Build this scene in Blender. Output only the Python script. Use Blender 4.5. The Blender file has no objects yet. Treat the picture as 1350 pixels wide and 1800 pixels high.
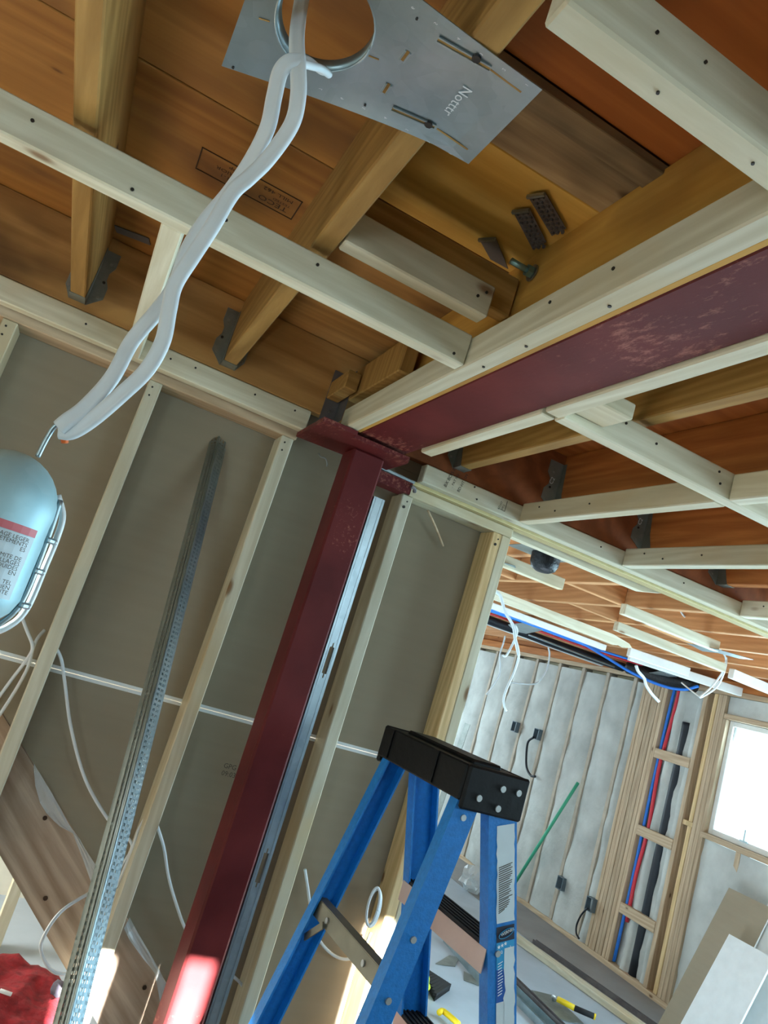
import bpy, bmesh, math, random
from mathutils import Vector, Matrix, noise
random.seed(7)
sc = bpy.context.scene
COL = sc.collection
H = 1.60                      # eye height above the floor; coordinates below are metres, z measured from the eye
# ------------------------------------------------------------------ camera
RIGHT = Vector((0.86873253, -0.39748462, 0.29548226))
DOWN = Vector((0.34952397, 0.06932675, -0.93435903))
FWD = Vector((0.35090852, 0.91498622, 0.19915680))
FPX = 1286.889
cam_d = bpy.data.cameras.new('camera')
cam_d.sensor_fit = 'HORIZONTAL'; cam_d.sensor_width = 36.0
cam_d.lens = 36.0 * FPX / 1350.0
cam_d.clip_start = 0.02; cam_d.clip_end = 200
cam = bpy.data.objects.new('camera', cam_d); COL.objects.link(cam)
m = Matrix.Identity(4)
for i in range(3):
    m[i][0] = RIGHT[i]; m[i][1] = -DOWN[i]; m[i][2] = -FWD[i]
m.translation = (0, 0, H)
cam.matrix_world = m
sc.camera = cam
# ------------------------------------------------------------------ colour management
vs = sc.view_settings
vs.view_transform = 'Standard'; vs.look = 'None'; vs.gamma = 1.0; vs.use_curve_mapping = False
vs.exposure = 0.06
sc.cycles.use_denoising = True
sc.cycles.max_bounces = 8; sc.cycles.diffuse_bounces = 5; sc.cycles.glossy_bounces = 4
sc.cycles.transparent_max_bounces = 8
sc.cycles.sample_clamp_indirect = 6.0
# ------------------------------------------------------------------ world (pale sky)
w = bpy.data.worlds.new('sky'); sc.world = w; w.use_nodes = True
bg = w.node_tree.nodes['Background']
bg.inputs[0].default_value = (0.74, 0.92, 1.0, 1); bg.inputs[1].default_value = 2.2

def light(name, kind, loc, energy, color=(1, 1, 1), size=None, size_y=None, direction=None, angle=None):
    d = bpy.data.lights.new(name, kind); d.energy = energy; d.color = color
    if kind == 'AREA':
        d.shape = 'RECTANGLE'; d.size = size; d.size_y = size_y
    if kind == 'POINT': d.shadow_soft_size = size
    if kind == 'SUN': d.angle = angle
    o = bpy.data.objects.new(name, d); COL.objects.link(o)
    o.location = (loc[0], loc[1], loc[2] + H)
    if direction is not None:
        o.rotation_euler = Vector(direction).to_track_quat('-Z', 'Y').to_euler()
    return o
# sun through slots added in the unseen wall behind the viewpoint
light('sun', 'SUN', (0, -6, 6), 150.0, (0.98, 0.98, 0.98), direction=(0.10, 1.0, -0.52), angle=0.012)
# daylight lamps at wall openings; only the right window is in view, others added
light('fill_door_side', 'AREA', (4.62, 1.30, -0.45), 150, (0.52, 0.83, 1.0), 2.1, 2.0, (-1, 0.05, -0.02))  # added lamp at an unseen door opening, lights the right-hand boards
light('daylight_right_window', 'AREA', (4.66, 3.48, 0.0), 46, (0.56, 0.84, 1.0), 0.95, 0.75, (-1, 0.0, -0.1))
light('fill_back_left', 'AREA', (-1.3, -0.78, -0.25), 7, (0.80, 0.96, 0.97), .7, .8, (0.1, 1, 0.05))  # added lamp behind the viewpoint, left side
light('fill_back_right', 'AREA', (1.95, -0.78, 0.41), 15, (0.62, 0.88, 1.0), 1.45, .36, (-.25, 1, -0.05))  # added lamp behind the viewpoint for the end studs and ladder
light('fill_stair_room', 'AREA', (-1.96, 3.4, -0.1), 85, (0.97, 1.0, 0.95), 1.0, 1.0, (1, 0, -0.7))  # added lamp that brightens the space under the stair
light('fill_far_end', 'AREA', (2.9, 8.42, -0.2), 60, (0.66, 0.88, 1.0), 2.0, 1.2, (0, -1, -0.1))  # added lamp at an unseen end opening, brightens the far ceiling

# ------------------------------------------------------------------ maths helpers
def ray(u, v):
    return (RIGHT * (u - 675) + DOWN * (v - 900) + FWD * FPX)
def PZ(u, v, Z):
    d = ray(u, v); return d * (Z / d.z)
def PY(u, v, Y):
    d = ray(u, v); return d * (Y / d.y)
def PX(u, v, X):
    d = ray(u, v); return d * (X / d.x)
def S(r, g, b):
    def c(x):
        x /= 255.0
        return x / 12.92 if x <= 0.04045 else ((x + 0.055) / 1.055) ** 2.4
    return (c(r), c(g), c(b), 1.0)

# ------------------------------------------------------------------ materials
MATS = {}
def new_mat(name):
    mt = bpy.data.materials.new(name); mt.use_nodes = True
    nt = mt.node_tree
    b = nt.nodes['Principled BSDF']
    MATS[name] = mt
    return mt, nt, b
def N(nt, t, **kw):
    n = nt.nodes.new(t)
    for k, v in kw.items():
        if k in ('operation', 'blend_type', 'data_type', 'wave_type', 'bands_direction', 'feature', 'distance', 'noise_dimensions', 'wave_profile', 'rings_direction'):
            setattr(n, k, v)
        else:
            n.inputs[k].default_value = v
    return n
def L(nt, a, b): nt.links.new(a, b)
def ramp(nt, stops):
    r = nt.nodes.new('ShaderNodeValToRGB')
    e = r.color_ramp.elements
    while len(e) > 1: e.remove(e[-1])
    e[0].position = stops[0][0]; e[0].color = stops[0][1]
    for p, c in stops[1:]:
        x = e.new(p); x.color = c
    return r
GRAIN_TURN = [0.0]      # turns the grain about the Y axis (for sloping planks)
def coords(nt, scale, rnd=True):
    tc = nt.nodes.new('ShaderNodeTexCoord')
    out = tc.outputs['Object']
    if GRAIN_TURN[0]:
        rm = nt.nodes.new('ShaderNodeMapping'); rm.inputs['Rotation'].default_value = (0, GRAIN_TURN[0], 0)
        L(nt, out, rm.inputs['Vector']); out = rm.outputs[0]
    if rnd:
        oi = nt.nodes.new('ShaderNodeObjectInfo')
        mu = N(nt, 'ShaderNodeMath', operation='MULTIPLY'); mu.inputs[1].default_value = 41.0
        L(nt, oi.outputs['Random'], mu.inputs[0])
        ad = N(nt, 'ShaderNodeVectorMath', operation='ADD')
        L(nt, out, ad.inputs[0]); L(nt, mu.outputs[0], ad.inputs[1]); out = ad.outputs[0]
    mp = nt.nodes.new('ShaderNodeMapping'); mp.inputs['Scale'].default_value = scale
    L(nt, out, mp.inputs['Vector'])
    return mp.outputs[0], (oi.outputs['Random'] if rnd else None)
def plain(name, col, rough=0.6, metal=0.0, spec=0.4, noise_amt=0.12, nscale=18, bump=0.0, bscale=60, emit=None, estr=0, trans=0):
    mt, nt, b = new_mat(name)
    b.inputs['Roughness'].default_value = rough; b.inputs['Metallic'].default_value = metal
    b.inputs['Specular IOR Level'].default_value = spec
    if noise_amt > 0:
        v, _ = coords(nt, (1, 1, 1))
        n = N(nt, 'ShaderNodeTexNoise', Scale=nscale, Detail=5.0); L(nt, v, n.inputs['Vector'])
        lo = tuple(c * (1 - noise_amt) for c in col[:3]) + (1,)
        hi = tuple(min(1, c * (1 + noise_amt)) for c in col[:3]) + (1,)
        r = ramp(nt, [(0.3, lo), (0.7, hi)]); L(nt, n.outputs['Fac'], r.inputs[0]); L(nt, r.outputs[0], b.inputs['Base Color'])
        if bump > 0:
            n2 = N(nt, 'ShaderNodeTexNoise', Scale=bscale, Detail=4.0); L(nt, v, n2.inputs['Vector'])
            bp = N(nt, 'ShaderNodeBump', Strength=bump, Distance=0.01); L(nt, n2.outputs['Fac'], bp.inputs['Height']); L(nt, bp.outputs[0], b.inputs['Normal'])
    else:
        b.inputs['Base Color'].default_value = col
    if emit:
        b.inputs['Emission Color'].default_value = emit; b.inputs['Emission Strength'].default_value = estr
    if trans: b.inputs['Transmission Weight'].default_value = trans
    return mt
def wood(name, light_c, dark_c, axis, knot_c=None, gs=1.0, knots=1.0, rough=0.62, contrast=1.0, stain=None):
    mt, nt, b = new_mat(name)
    st = {'X': (0.07, 1, 1), 'Y': (1, 0.07, 1), 'Z': (1, 1, 0.07)}[axis]
    v, rnd = coords(nt, st)
    # growth-ring streaks, bent slowly by a large noise
    big = N(nt, 'ShaderNodeTexNoise', Scale=5.0, Detail=2.0); L(nt, v, big.inputs['Vector'])
    ad = N(nt, 'ShaderNodeVectorMath', operation='SCALE'); ad.inputs['Scale'].default_value = 0.16
    L(nt, big.outputs['Color'], ad.inputs[0])
    a2 = N(nt, 'ShaderNodeVectorMath', operation='ADD'); L(nt, v, a2.inputs[0]); L(nt, ad.outputs[0], a2.inputs[1])
    g1 = N(nt, 'ShaderNodeTexNoise', Scale=55.0 * gs, Detail=5.0, Roughness=0.6); L(nt, a2.outputs[0], g1.inputs['Vector'])
    wv = N(nt, 'ShaderNodeTexWave', Scale=16.0 * gs, Distortion=5.0, Detail=2.0)
    wv.bands_direction = 'DIAGONAL'
    L(nt, a2.outputs[0], wv.inputs['Vector'])
    mx = N(nt, 'ShaderNodeMix', data_type='FLOAT'); mx.inputs[0].default_value = 0.2
    L(nt, g1.outputs['Fac'], mx.inputs[2]); L(nt, wv.outputs['Fac'], mx.inputs[3])
    mid = tuple((a + c) / 2 for a, c in zip(light_c, dark_c))
    r = ramp(nt, [(0.5 - 0.28 / contrast, dark_c), (0.5, mid), (0.5 + 0.2 / contrast, light_c)])
    L(nt, mx.outputs[0], r.inputs[0])
    col = r.outputs[0]
    # slow tone drift + per-board tone
    hs = N(nt, 'ShaderNodeHueSaturation'); L(nt, col, hs.inputs['Color'])
    mr = nt.nodes.new('ShaderNodeMapRange'); mr.inputs[3].default_value = 0.86; mr.inputs[4].default_value = 1.12
    L(nt, rnd, mr.inputs[0]); L(nt, mr.outputs[0], hs.inputs['Value'])
    col = hs.outputs[0]
    if stain:
        sn = N(nt, 'ShaderNodeTexNoise', Scale=2.6, Detail=4.0, Roughness=0.55)
        v2, _ = coords(nt, {'X': (.5, 1, 1), 'Y': (1, .5, 1), 'Z': (1, 1, .5)}[axis]); L(nt, v2, sn.inputs['Vector'])
        sr = ramp(nt, [(0.52, (0, 0, 0, 1)), (0.68, (1, 1, 1, 1))]); L(nt, sn.outputs['Fac'], sr.inputs[0])
        ms = N(nt, 'ShaderNodeMix', data_type='RGBA'); ms.inputs[7].default_value = stain
        L(nt, sr.outputs[0], ms.inputs[0]); L(nt, col, ms.inputs[6]); col = ms.outputs[2]
    if knots > 0:
        ks = {'X': (.45, 1, 1), 'Y': (1, .45, 1), 'Z': (1, 1, .45)}[axis]
        v3, _ = coords(nt, ks)
        vo = N(nt, 'ShaderNodeTexVoronoi', Scale=7.0, Randomness=1.0); L(nt, v3, vo.inputs['Vector'])
        kr = ramp(nt, [(0.0, (1, 1, 1, 1)), (0.055 * knots, (.85, .85, .85, 1)), (0.10 * knots, (0.12, .12, .12, 1)), (0.17 * knots, (0, 0, 0, 1))])
        L(nt, vo.outputs['Distance'], kr.inputs[0])
        kc = knot_c or tuple(c * 0.28 for c in dark_c[:3]) + (1,)
        mk = N(nt, 'ShaderNodeMix', data_type='RGBA'); mk.inputs[7].default_value = kc
        L(nt, kr.outputs[0], mk.inputs[0]); L(nt, col, mk.inputs[6]); col = mk.outputs[2]
    L(nt, col, b.inputs['Base Color'])
    b.inputs['Roughness'].default_value = rough; b.inputs['Specular IOR Level'].default_value = 0.25
    bp = N(nt, 'ShaderNodeBump', Strength=0.10, Distance=0.004); L(nt, g1.outputs['Fac'], bp.inputs['Height']); L(nt, bp.outputs[0], b.inputs['Normal'])
    return mt
for ax in 'XYZ':
    wood('spruce_' + ax, S(220, 217, 196), S(194, 187, 160), ax, S(120, 84, 50), knots=1.0, contrast=1.0, stain=S(198, 182, 146))
    wood('old_joist_' + ax, S(176, 140, 82), S(134, 100, 52), ax, S(70, 40, 18), knots=.9, contrast=.9)
    wood('orange_joist_' + ax, S(188, 122, 66), S(150, 88, 44), ax, S(96, 48, 20), knots=.6)
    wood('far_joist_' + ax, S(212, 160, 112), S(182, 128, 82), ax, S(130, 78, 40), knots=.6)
    wood('dusty_stud_' + ax, S(200, 180, 152), S(166, 142, 114), ax, S(100, 74, 50), knots=.7)
wood('ply_floor', S(176, 126, 64), S(132, 86, 40), 'X', S(58, 30, 14), gs=.5, knots=.6, contrast=.7, stain=S(104, 70, 42))
wood('ply_orange', S(190, 116, 58), S(150, 82, 36), 'X', S(80, 40, 18), gs=.4, knots=.4, contrast=1.0)
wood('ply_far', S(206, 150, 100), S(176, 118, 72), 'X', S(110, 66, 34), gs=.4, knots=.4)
wood('ply_red', S(150, 86, 48), S(116, 62, 32), 'Y', S(70, 30, 14), gs=.35, knots=.3)
wood('ochre_board', S(230, 188, 98), S(200, 154, 70), 'X', S(96, 60, 24), gs=.5, knots=.4)
wood('ochre_board_Y', S(206, 162, 82), S(168, 124, 54), 'Y', S(96, 60, 24), gs=.5, knots=.5, stain=S(120, 84, 44))
wood('old_grey_board', S(196, 170, 130), S(150, 124, 90), 'X', S(60, 40, 24), gs=.8, knots=1.1, stain=S(46, 38, 32))
wood('rim_ply', S(190, 146, 88), S(142, 102, 58), 'X', S(56, 34, 18), gs=.45, knots=.7, stain=S(76, 52, 32))
GRAIN_TURN[0] = math.radians(-42)
wood('stringer_wood', S(190, 170, 150), S(148, 126, 106), 'X', S(70, 54, 42), gs=.7, knots=.5, contrast=1.3)
GRAIN_TURN[0] = 0.0
wood('lit_pine_Z', S(224, 198, 152), S(190, 160, 112), 'Z', S(96, 60, 30), knots=.8)  # warmer copy of the stud wood; bounce light put into its colour
def ply_edge_mat():
    mt, nt, b = new_mat('ply_edge')
    v, _ = coords(nt, (1, 1, 1), rnd=False)
    wv = N(nt, 'ShaderNodeTexWave', Scale=34.0, Distortion=0.6, Detail=1.0); wv.bands_direction = 'Y'
    L(nt, v, wv.inputs['Vector'])
    r = ramp(nt, [(0.15, S(120, 100, 58)), (0.5, S(176, 158, 104)), (0.9, S(204, 190, 140))]); L(nt, wv.outputs['Fac'], r.inputs[0])
    L(nt, r.outputs[0], b.inputs['Base Color']); b.inputs['Roughness'].default_value = .7
ply_edge_mat()
def red_steel(name='red_primer', scr=.305):
    mt, nt, b = new_mat(name)
    v, _ = coords(nt, (1, 1, 1))
    n = N(nt, 'ShaderNodeTexNoise', Scale=6.0, Detail=6.0); L(nt, v, n.inputs['Vector'])
    r = ramp(nt, [(0.3, S(86, 30, 32)), (0.7, S(106, 42, 42))]); L(nt, n.outputs['Fac'], r.inputs[0])
    # scratched pale patches
    v2, _ = coords(nt, (3, 1, 3))
    n2 = N(nt, 'ShaderNodeTexNoise', Scale=30.0, Detail=8.0, Roughness=.75); L(nt, v2, n2.inputs['Vector'])
    n3 = N(nt, 'ShaderNodeTexNoise', Scale=2.6, Detail=2.0); L(nt, v, n3.inputs['Vector'])
    mu = N(nt, 'ShaderNodeMath', operation='MULTIPLY'); L(nt, n2.outputs['Fac'], mu.inputs[0]); L(nt, n3.outputs['Fac'], mu.inputs[1])
    sr = ramp(nt, [(scr, (0, 0, 0, 1)), (scr + .075, (.6, .6, .6, 1))]); L(nt, mu.outputs[0], sr.inputs[0])
    mx = N(nt, 'ShaderNodeMix', data_type='RGBA'); mx.inputs[7].default_value = S(172, 112, 96)
    L(nt, sr.outputs[0], mx.inputs[0]); L(nt, r.outputs[0], mx.inputs[6]); L(nt, mx.outputs[2], b.inputs['Base Color'])
    b.inputs['Roughness'].default_value = .5; b.inputs['Specular IOR Level'].default_value = .15
    bp = N(nt, 'ShaderNodeBump', Strength=.12, Distance=.004); L(nt, n2.outputs['Fac'], bp.inputs['Height']); L(nt, bp.outputs[0], b.inputs['Normal'])
red_steel()
red_steel('red_primer_smooth', .36)
def galvanised(name, c1, c2, rough, metal=.85):
    mt, nt, b = new_mat(name)
    v, _ = coords(nt, (1, 1, 1))
    n = N(nt, 'ShaderNodeTexVoronoi', Scale=55.0); L(nt, v, n.inputs['Vector'])
    n2 = N(nt, 'ShaderNodeTexNoise', Scale=9.0, Detail=4.0); L(nt, v, n2.inputs['Vector'])
    mx = N(nt, 'ShaderNodeMix', data_type='FLOAT'); mx.inputs[0].default_value = .88
    L(nt, n.outputs['Color'], mx.inputs[2]); L(nt, n2.outputs['Fac'], mx.inputs[3])
    r = ramp(nt, [(0.25, c1), (0.75, c2)]); L(nt, mx.outputs[0], r.inputs[0]); L(nt, r.outputs[0], b.inputs['Base Color'])
    b.inputs['Metallic'].default_value = metal; b.inputs['Roughness'].default_value = rough
galvanised('galvanised', S(138, 156, 162), S(180, 198, 204), .38)
galvanised('galvanised_dull', S(120, 126, 122), S(160, 166, 160), .55)
galvanised('lamp_tin', S(150, 190, 200), S(190, 222, 228), .5, .3)
plain('guard_glare', S(224, 228, 228), .5, metal=.2, noise_amt=0)  # near-white base stands in for the bulb's overexposed glare on the wires
galvanised('galvanised_stud', S(140, 154, 162), S(184, 200, 206), .40)
galvanised('dark_steel', S(96, 92, 94), S(128, 124, 124), .6, .5)
def drywall_back():
    mt, nt, b = new_mat('drywall_back')
    v, _ = coords(nt, (1, 1, 1))
    n = N(nt, 'ShaderNodeTexNoise', Scale=3.0, Detail=6.0); L(nt, v, n.inputs['Vector'])
    v2, _ = coords(nt, (.3, 1, 6))
    n2 = N(nt, 'ShaderNodeTexNoise', Scale=6.0, Detail=3.0); L(nt, v2, n2.inputs['Vector'])
    mx = N(nt, 'ShaderNodeMix', data_type='FLOAT'); mx.inputs[0].default_value = .4; L(nt, n.outputs['Fac'], mx.inputs[2]); L(nt, n2.outputs['Fac'], mx.inputs[3])
    r = ramp(nt, [(0.25, S(142, 132, 114)), (0.75, S(154, 144, 125))]); L(nt, mx.outputs[0], r.inputs[0]); L(nt, r.outputs[0], b.inputs['Base Color'])
    b.inputs['Roughness'].default_value = .9; b.inputs['Specular IOR Level'].default_value = .1
drywall_back()
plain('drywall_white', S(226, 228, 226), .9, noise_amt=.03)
plain('paper_white', S(224, 232, 234), .7, noise_amt=.04)
plain('cable_white', S(222, 230, 234), .38, noise_amt=.04)
plain('wall_cream', S(226, 222, 206), .9, noise_amt=.04)
plain('wall_low_bounce', S(120, 118, 112), .9, noise_amt=.1)  # darkened to weaken light bounced off the unseen rear wall
plain('foam_stud', S(182, 172, 156), .9, noise_amt=.14, nscale=12)
plain('foam', S(186, 190, 186), .9, noise_amt=.2, nscale=4, bump=.5, bscale=22)
plain('foam_yellow', S(206, 200, 172), .9, noise_amt=.12, nscale=9, bump=.4, bscale=30)
plain('concrete', S(166, 178, 188), .85, noise_amt=.1, nscale=3)
plain('floor_low_bounce', S(112, 92, 70), .85, noise_amt=.15, nscale=5)  # dark tone picked to keep floor bounce low
plain('slab_grey', S(140, 140, 140), .85, noise_amt=.1, nscale=4)
plain('fibreglass_blue', S(16, 118, 196), .55, noise_amt=.10, nscale=90, bump=.15, bscale=200)
plain('black_plastic', S(13, 14, 16), .5, spec=.2, noise_amt=.2, nscale=30, bump=.1)
plain('black_rubber', S(34, 34, 36), .8, noise_amt=.15)
plain('step_face', S(196, 176, 166), .55, metal=.3, noise_amt=.06)
plain('brace_metal', S(124, 122, 108), .5, metal=.4, noise_amt=.2, nscale=14)
plain('rivet', S(186, 190, 190), .4, metal=.8, noise_amt=0)
plain('screw_black', S(50, 48, 46), .4, metal=.3, noise_amt=0)
plain('screw_zinc', S(150, 152, 148), .35, metal=.9, noise_amt=0)
plain('zinc_green', S(130, 165, 165), .35, metal=.8, noise_amt=.1)
plain('ink', S(62, 44, 32), .9, noise_amt=0)
plain('ink_dark', S(38, 36, 36), .9, noise_amt=0)
plain('ink_grey', S(86, 80, 70), .9, noise_amt=0)
plain('ink_white', S(232, 240, 244), .7, noise_amt=0)
plain('label_white', S(206, 220, 226), .5, noise_amt=.05)
plain('label_red', S(206, 110, 116), .5, noise_amt=.05)
plain('label_cyan', S(40, 150, 205), .5, noise_amt=.05)
plain('label_blue', S(20, 84, 168), .5, noise_amt=.05)
plain('label_navy', S(26, 32, 52), .5, noise_amt=.05)
plain('pex_blue', S(40, 120, 220), .4, noise_amt=.03)
plain('pex_red', S(206, 50, 66), .4, noise_amt=.03)
plain('abs_black', S(22, 30, 40), .5, noise_amt=.1)
plain('duct_black', S(16, 20, 26), .4, noise_amt=.1, bump=.5, bscale=70)
plain('yellow', S(232, 200, 30), .45, noise_amt=.05)
plain('hivis', S(214, 240, 60), .5, noise_amt=.05)
plain('box_blue', S(96, 112, 122), .5, noise_amt=.1)
plain('green_rod', S(70, 176, 140), .5, noise_amt=.05)
plain('wire_nut', S(226, 110, 50), .5, noise_amt=0)
plain('dark_red_tool', S(120, 60, 58), .5, noise_amt=.2)
def red_quilt():
    mt, nt, b = new_mat('red_quilt')
    v, _ = coords(nt, (1, 1, 1))
    n = N(nt, 'ShaderNodeTexNoise', Scale=30.0, Detail=6.0); L(nt, v, n.inputs['Vector'])
    r = ramp(nt, [(0.3, S(104, 12, 22)), (0.7, S(150, 22, 34))]); L(nt, n.outputs['Fac'], r.inputs[0]); L(nt, r.outputs[0], b.inputs['Base Color'])
    b.inputs['Roughness'].default_value = .9
    wv = N(nt, 'ShaderNodeTexNoise', Scale=14.0, Detail=5.0); L(nt, v, wv.inputs['Vector'])
    bp = N(nt, 'ShaderNodeBump', Strength=.9, Distance=.03); L(nt, wv.outputs['Fac'], bp.inputs['Height']); L(nt, bp.outputs[0], b.inputs['Normal'])
red_quilt()
plain('knit_grey', S(96, 92, 104), .9, noise_amt=.2, nscale=60)
def poly_film():
    mt, nt, b = new_mat('poly_film')
    out = nt.nodes['Material Output']
    b.inputs['Base Color'].default_value = S(214, 222, 224); b.inputs['Roughness'].default_value = .25
    tr = nt.nodes.new('ShaderNodeBsdfTransparent'); mx = nt.nodes.new('ShaderNodeMixShader'); mx.inputs[0].default_value = .6
    L(nt, tr.outputs[0], mx.inputs[1]); L(nt, b.outputs[0], mx.inputs[2]); L(nt, mx.outputs[0], out.inputs['Surface'])
poly_film()
def glass_pane():
    mt, nt, b = new_mat('window_glass')
    out = nt.nodes['Material Output']
    gl = nt.nodes.new('ShaderNodeBsdfGlossy'); gl.inputs['Roughness'].default_value = .02
    tr = nt.nodes.new('ShaderNodeBsdfTransparent'); tr.inputs[0].default_value = (.94, .97, .96, 1)
    fr = nt.nodes.new('ShaderNodeFresnel'); fr.inputs[0].default_value = 1.4
    mx = nt.nodes.new('ShaderNodeMixShader')
    L(nt, fr.outputs[0], mx.inputs[0]); L(nt, tr.outputs[0], mx.inputs[1]); L(nt, gl.outputs[0], mx.inputs[2]); L(nt, mx.outputs[0], out.inputs['Surface'])
glass_pane()
mt, nt, b = new_mat('bulb_glow')
b.inputs['Base Color'].default_value = (1, 1, 1, 1)
b.inputs['Emission Color'].default_value = (0.74, 0.97, 1.0, 1); b.inputs['Emission Strength'].default_value = 135.0

# ------------------------------------------------------------------ object helpers
def wloc(o):
    p = Vector((0, 0, 0)); q = o
    while q is not None:
        p = p + q.location; q = q.parent
    return p
def tag(o, label=None, cat=None, group=None, kind=None):
    if label: o['label'] = label
    if cat: o['category'] = cat
    if group: o['group'] = group
    if kind: o['kind'] = kind
    return o
def empty(name, loc, label=None, cat=None, group=None, kind=None):
    o = bpy.data.objects.new(name, None); COL.objects.link(o)
    o.location = (loc[0], loc[1], loc[2] + H); o.empty_display_size = .1
    return tag(o, label, cat, group, kind)
def finish(name, bm, mat, parent=None, smooth=False, origin=None):
    """bm verts in eye-height coordinates -> one mesh object with its origin at the bounds' centre"""
    lo = Vector((1e9,) * 3); hi = Vector((-1e9,) * 3)
    for v in bm.verts:
        for i in range(3):
            lo[i] = min(lo[i], v.co[i]); hi[i] = max(hi[i], v.co[i])
    c = (lo + hi) / 2 if origin is None else Vector(origin)
    for v in bm.verts: v.co -= c
    bmesh.ops.recalc_face_normals(bm, faces=bm.faces)
    me = bpy.data.meshes.new(name); bm.to_mesh(me); bm.free()
    me.materials.append(MATS[mat] if isinstance(mat, str) else mat)
    if smooth:
        for p in me.polygons: p.use_smooth = True
    o = bpy.data.objects.new(name, me); COL.objects.link(o)
    o.location = c + Vector((0, 0, H))
    if parent is not None:
        o.parent = parent; o.location -= wloc(parent)
    return o
def add_box(bm, x0, x1, y0, y1, z0, z1, bevel=0.0):
    vs_ = [bm.verts.new(p) for p in ((x0, y0, z0), (x1, y0, z0), (x1, y1, z0), (x0, y1, z0), (x0, y0, z1), (x1, y0, z1), (x1, y1, z1), (x0, y1, z1))]
    fs = [bm.faces.new([vs_[i] for i in f]) for f in ((0, 3, 2, 1), (4, 5, 6, 7), (0, 1, 5, 4), (1, 2, 6, 5), (2, 3, 7, 6), (3, 0, 4, 7))]
    if bevel > 0:
        es = list({e for f in fs for e in f.edges})
        bmesh.ops.bevel(bm, geom=es, offset=bevel, segments=1, affect='EDGES', profile=.5)
    return vs_
def box(name, x0, x1, y0, y1, z0, z1, mat, parent=None, bevel=0.0025):
    bm = bmesh.new(); add_box(bm, x0, x1, y0, y1, z0, z1, bevel)
    return finish(name, bm, mat, parent)
def obox(bm, c, ax, ay, az, hx, hy, hz, bevel=0.0):
    """oriented box"""
    c = Vector(c); ax = Vector(ax).normalized(); ay = Vector(ay).normalized(); az = Vector(az).normalized()
    vs_ = []
    for sz in (-1, 1):
        for sx, sy in ((-1, -1), (1, -1), (1, 1), (-1, 1)):
            vs_.append(bm.verts.new(c + ax * hx * sx + ay * hy * sy + az * hz * sz))
    fs = [bm.faces.new([vs_[i] for i in f]) for f in ((0, 3, 2, 1), (4, 5, 6, 7), (0, 1, 5, 4), (1, 2, 6, 5), (2, 3, 7, 6), (3, 0, 4, 7))]
    if bevel > 0:
        es = list({e for f in fs for e in f.edges})
        bmesh.ops.bevel(bm, geom=es, offset=bevel, segments=1, affect='EDGES', profile=.5)
def bar(bm, p, q, wid, thk, up=(0, 0, 1), bevel=0.0):
    """box from p to q; wid across (perp to up), thk along up"""
    p = Vector(p); q = Vector(q); d = (q - p); ln = d.length; d.normalize()
    up = Vector(up); s = d.cross(up).normalized(); u = s.cross(d).normalized()
    obox(bm, (p + q) / 2, d, s, u, ln / 2, wid / 2, thk / 2, bevel)
def prism(bm, poly, y0, y1, axis='Y'):
    """polygon in (x,z) extruded along Y (axis Y) / (x,y) along Z / (y,z) along X"""
    def mk(a, b, t):
        return {'Y': (a, t, b), 'Z': (a, b, t), 'X': (t, a, b)}[axis]
    A = [bm.verts.new(mk(a, b, y0)) for a, b in poly]; B = [bm.verts.new(mk(a, b, y1)) for a, b in poly]
    bm.faces.new(A); bm.faces.new(B[::-1])
    n = len(poly)
    for i in range(n): bm.faces.new((A[i], B[i], B[(i + 1) % n], A[(i + 1) % n]))
def smooth_path(pts, sub=8):
    pts = [Vector(p) for p in pts]
    if len(pts) < 3: return pts
    out = []
    P = [pts[0] * 2 - pts[1]] + pts + [pts[-1] * 2 - pts[-2]]
    for i in range(1, len(P) - 2):
        a, b_, c, d = P[i - 1], P[i], P[i + 1], P[i + 2]
        for k in range(sub):
            t = k / sub
            out.append(0.5 * ((2 * b_) + (c - a) * t + (2 * a - 5 * b_ + 4 * c - d) * t * t + (3 * b_ - a - 3 * c + d) * t ** 3))
    out.append(pts[-1]); return out
def tube(bm, pts, r, n=8, flat=1.0, flat_dir=None, cap=True, groove=0.0):
    rings = []
    prev = None
    for i, p in enumerate(pts):
        t = (pts[min(i + 1, len(pts) - 1)] - pts[max(i - 1, 0)]).normalized()
        if flat_dir is not None: a = Vector(flat_dir)
        else: a = prev if prev is not None else (Vector((0, 0, 1)) if abs(t.z) < .9 else Vector((1, 0, 0)))
        a = (a - t * a.dot(t)).normalized(); prev = a
        b_ = t.cross(a)
        rr = r[i] if isinstance(r, (list, tuple)) else r
        rings.append([bm.verts.new(p + (a * math.cos(2 * math.pi * k / n) * flat * (1 - groove * abs(math.cos(2 * math.pi * k / n)) ** 10) + b_ * math.sin(2 * math.pi * k / n)) * rr) for k in range(n)])
    for A, B in zip(rings, rings[1:]):
        for k in range(n): bm.faces.new((A[k], A[(k + 1) % n], B[(k + 1) % n], B[k]))
    if cap: bm.faces.new(rings[0][::-1]); bm.faces.new(rings[-1])
def wire(name, pts, r, mat, parent=None, sub=8, n=8, flat=1.0, flat_dir=None, groove=0.0):
    bm = bmesh.new(); tube(bm, smooth_path(pts, sub), r, n, flat, flat_dir, True, groove)
    return finish(name, bm, mat, parent, smooth=True)
def cyl(bm, c, axis, r, h, n=12, r2=None):
    c = Vector(c); axis = Vector(axis).normalized()
    tube(bm, [c - axis * h / 2, c + axis * h / 2], [r, r if r2 is None else r2], n)
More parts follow.
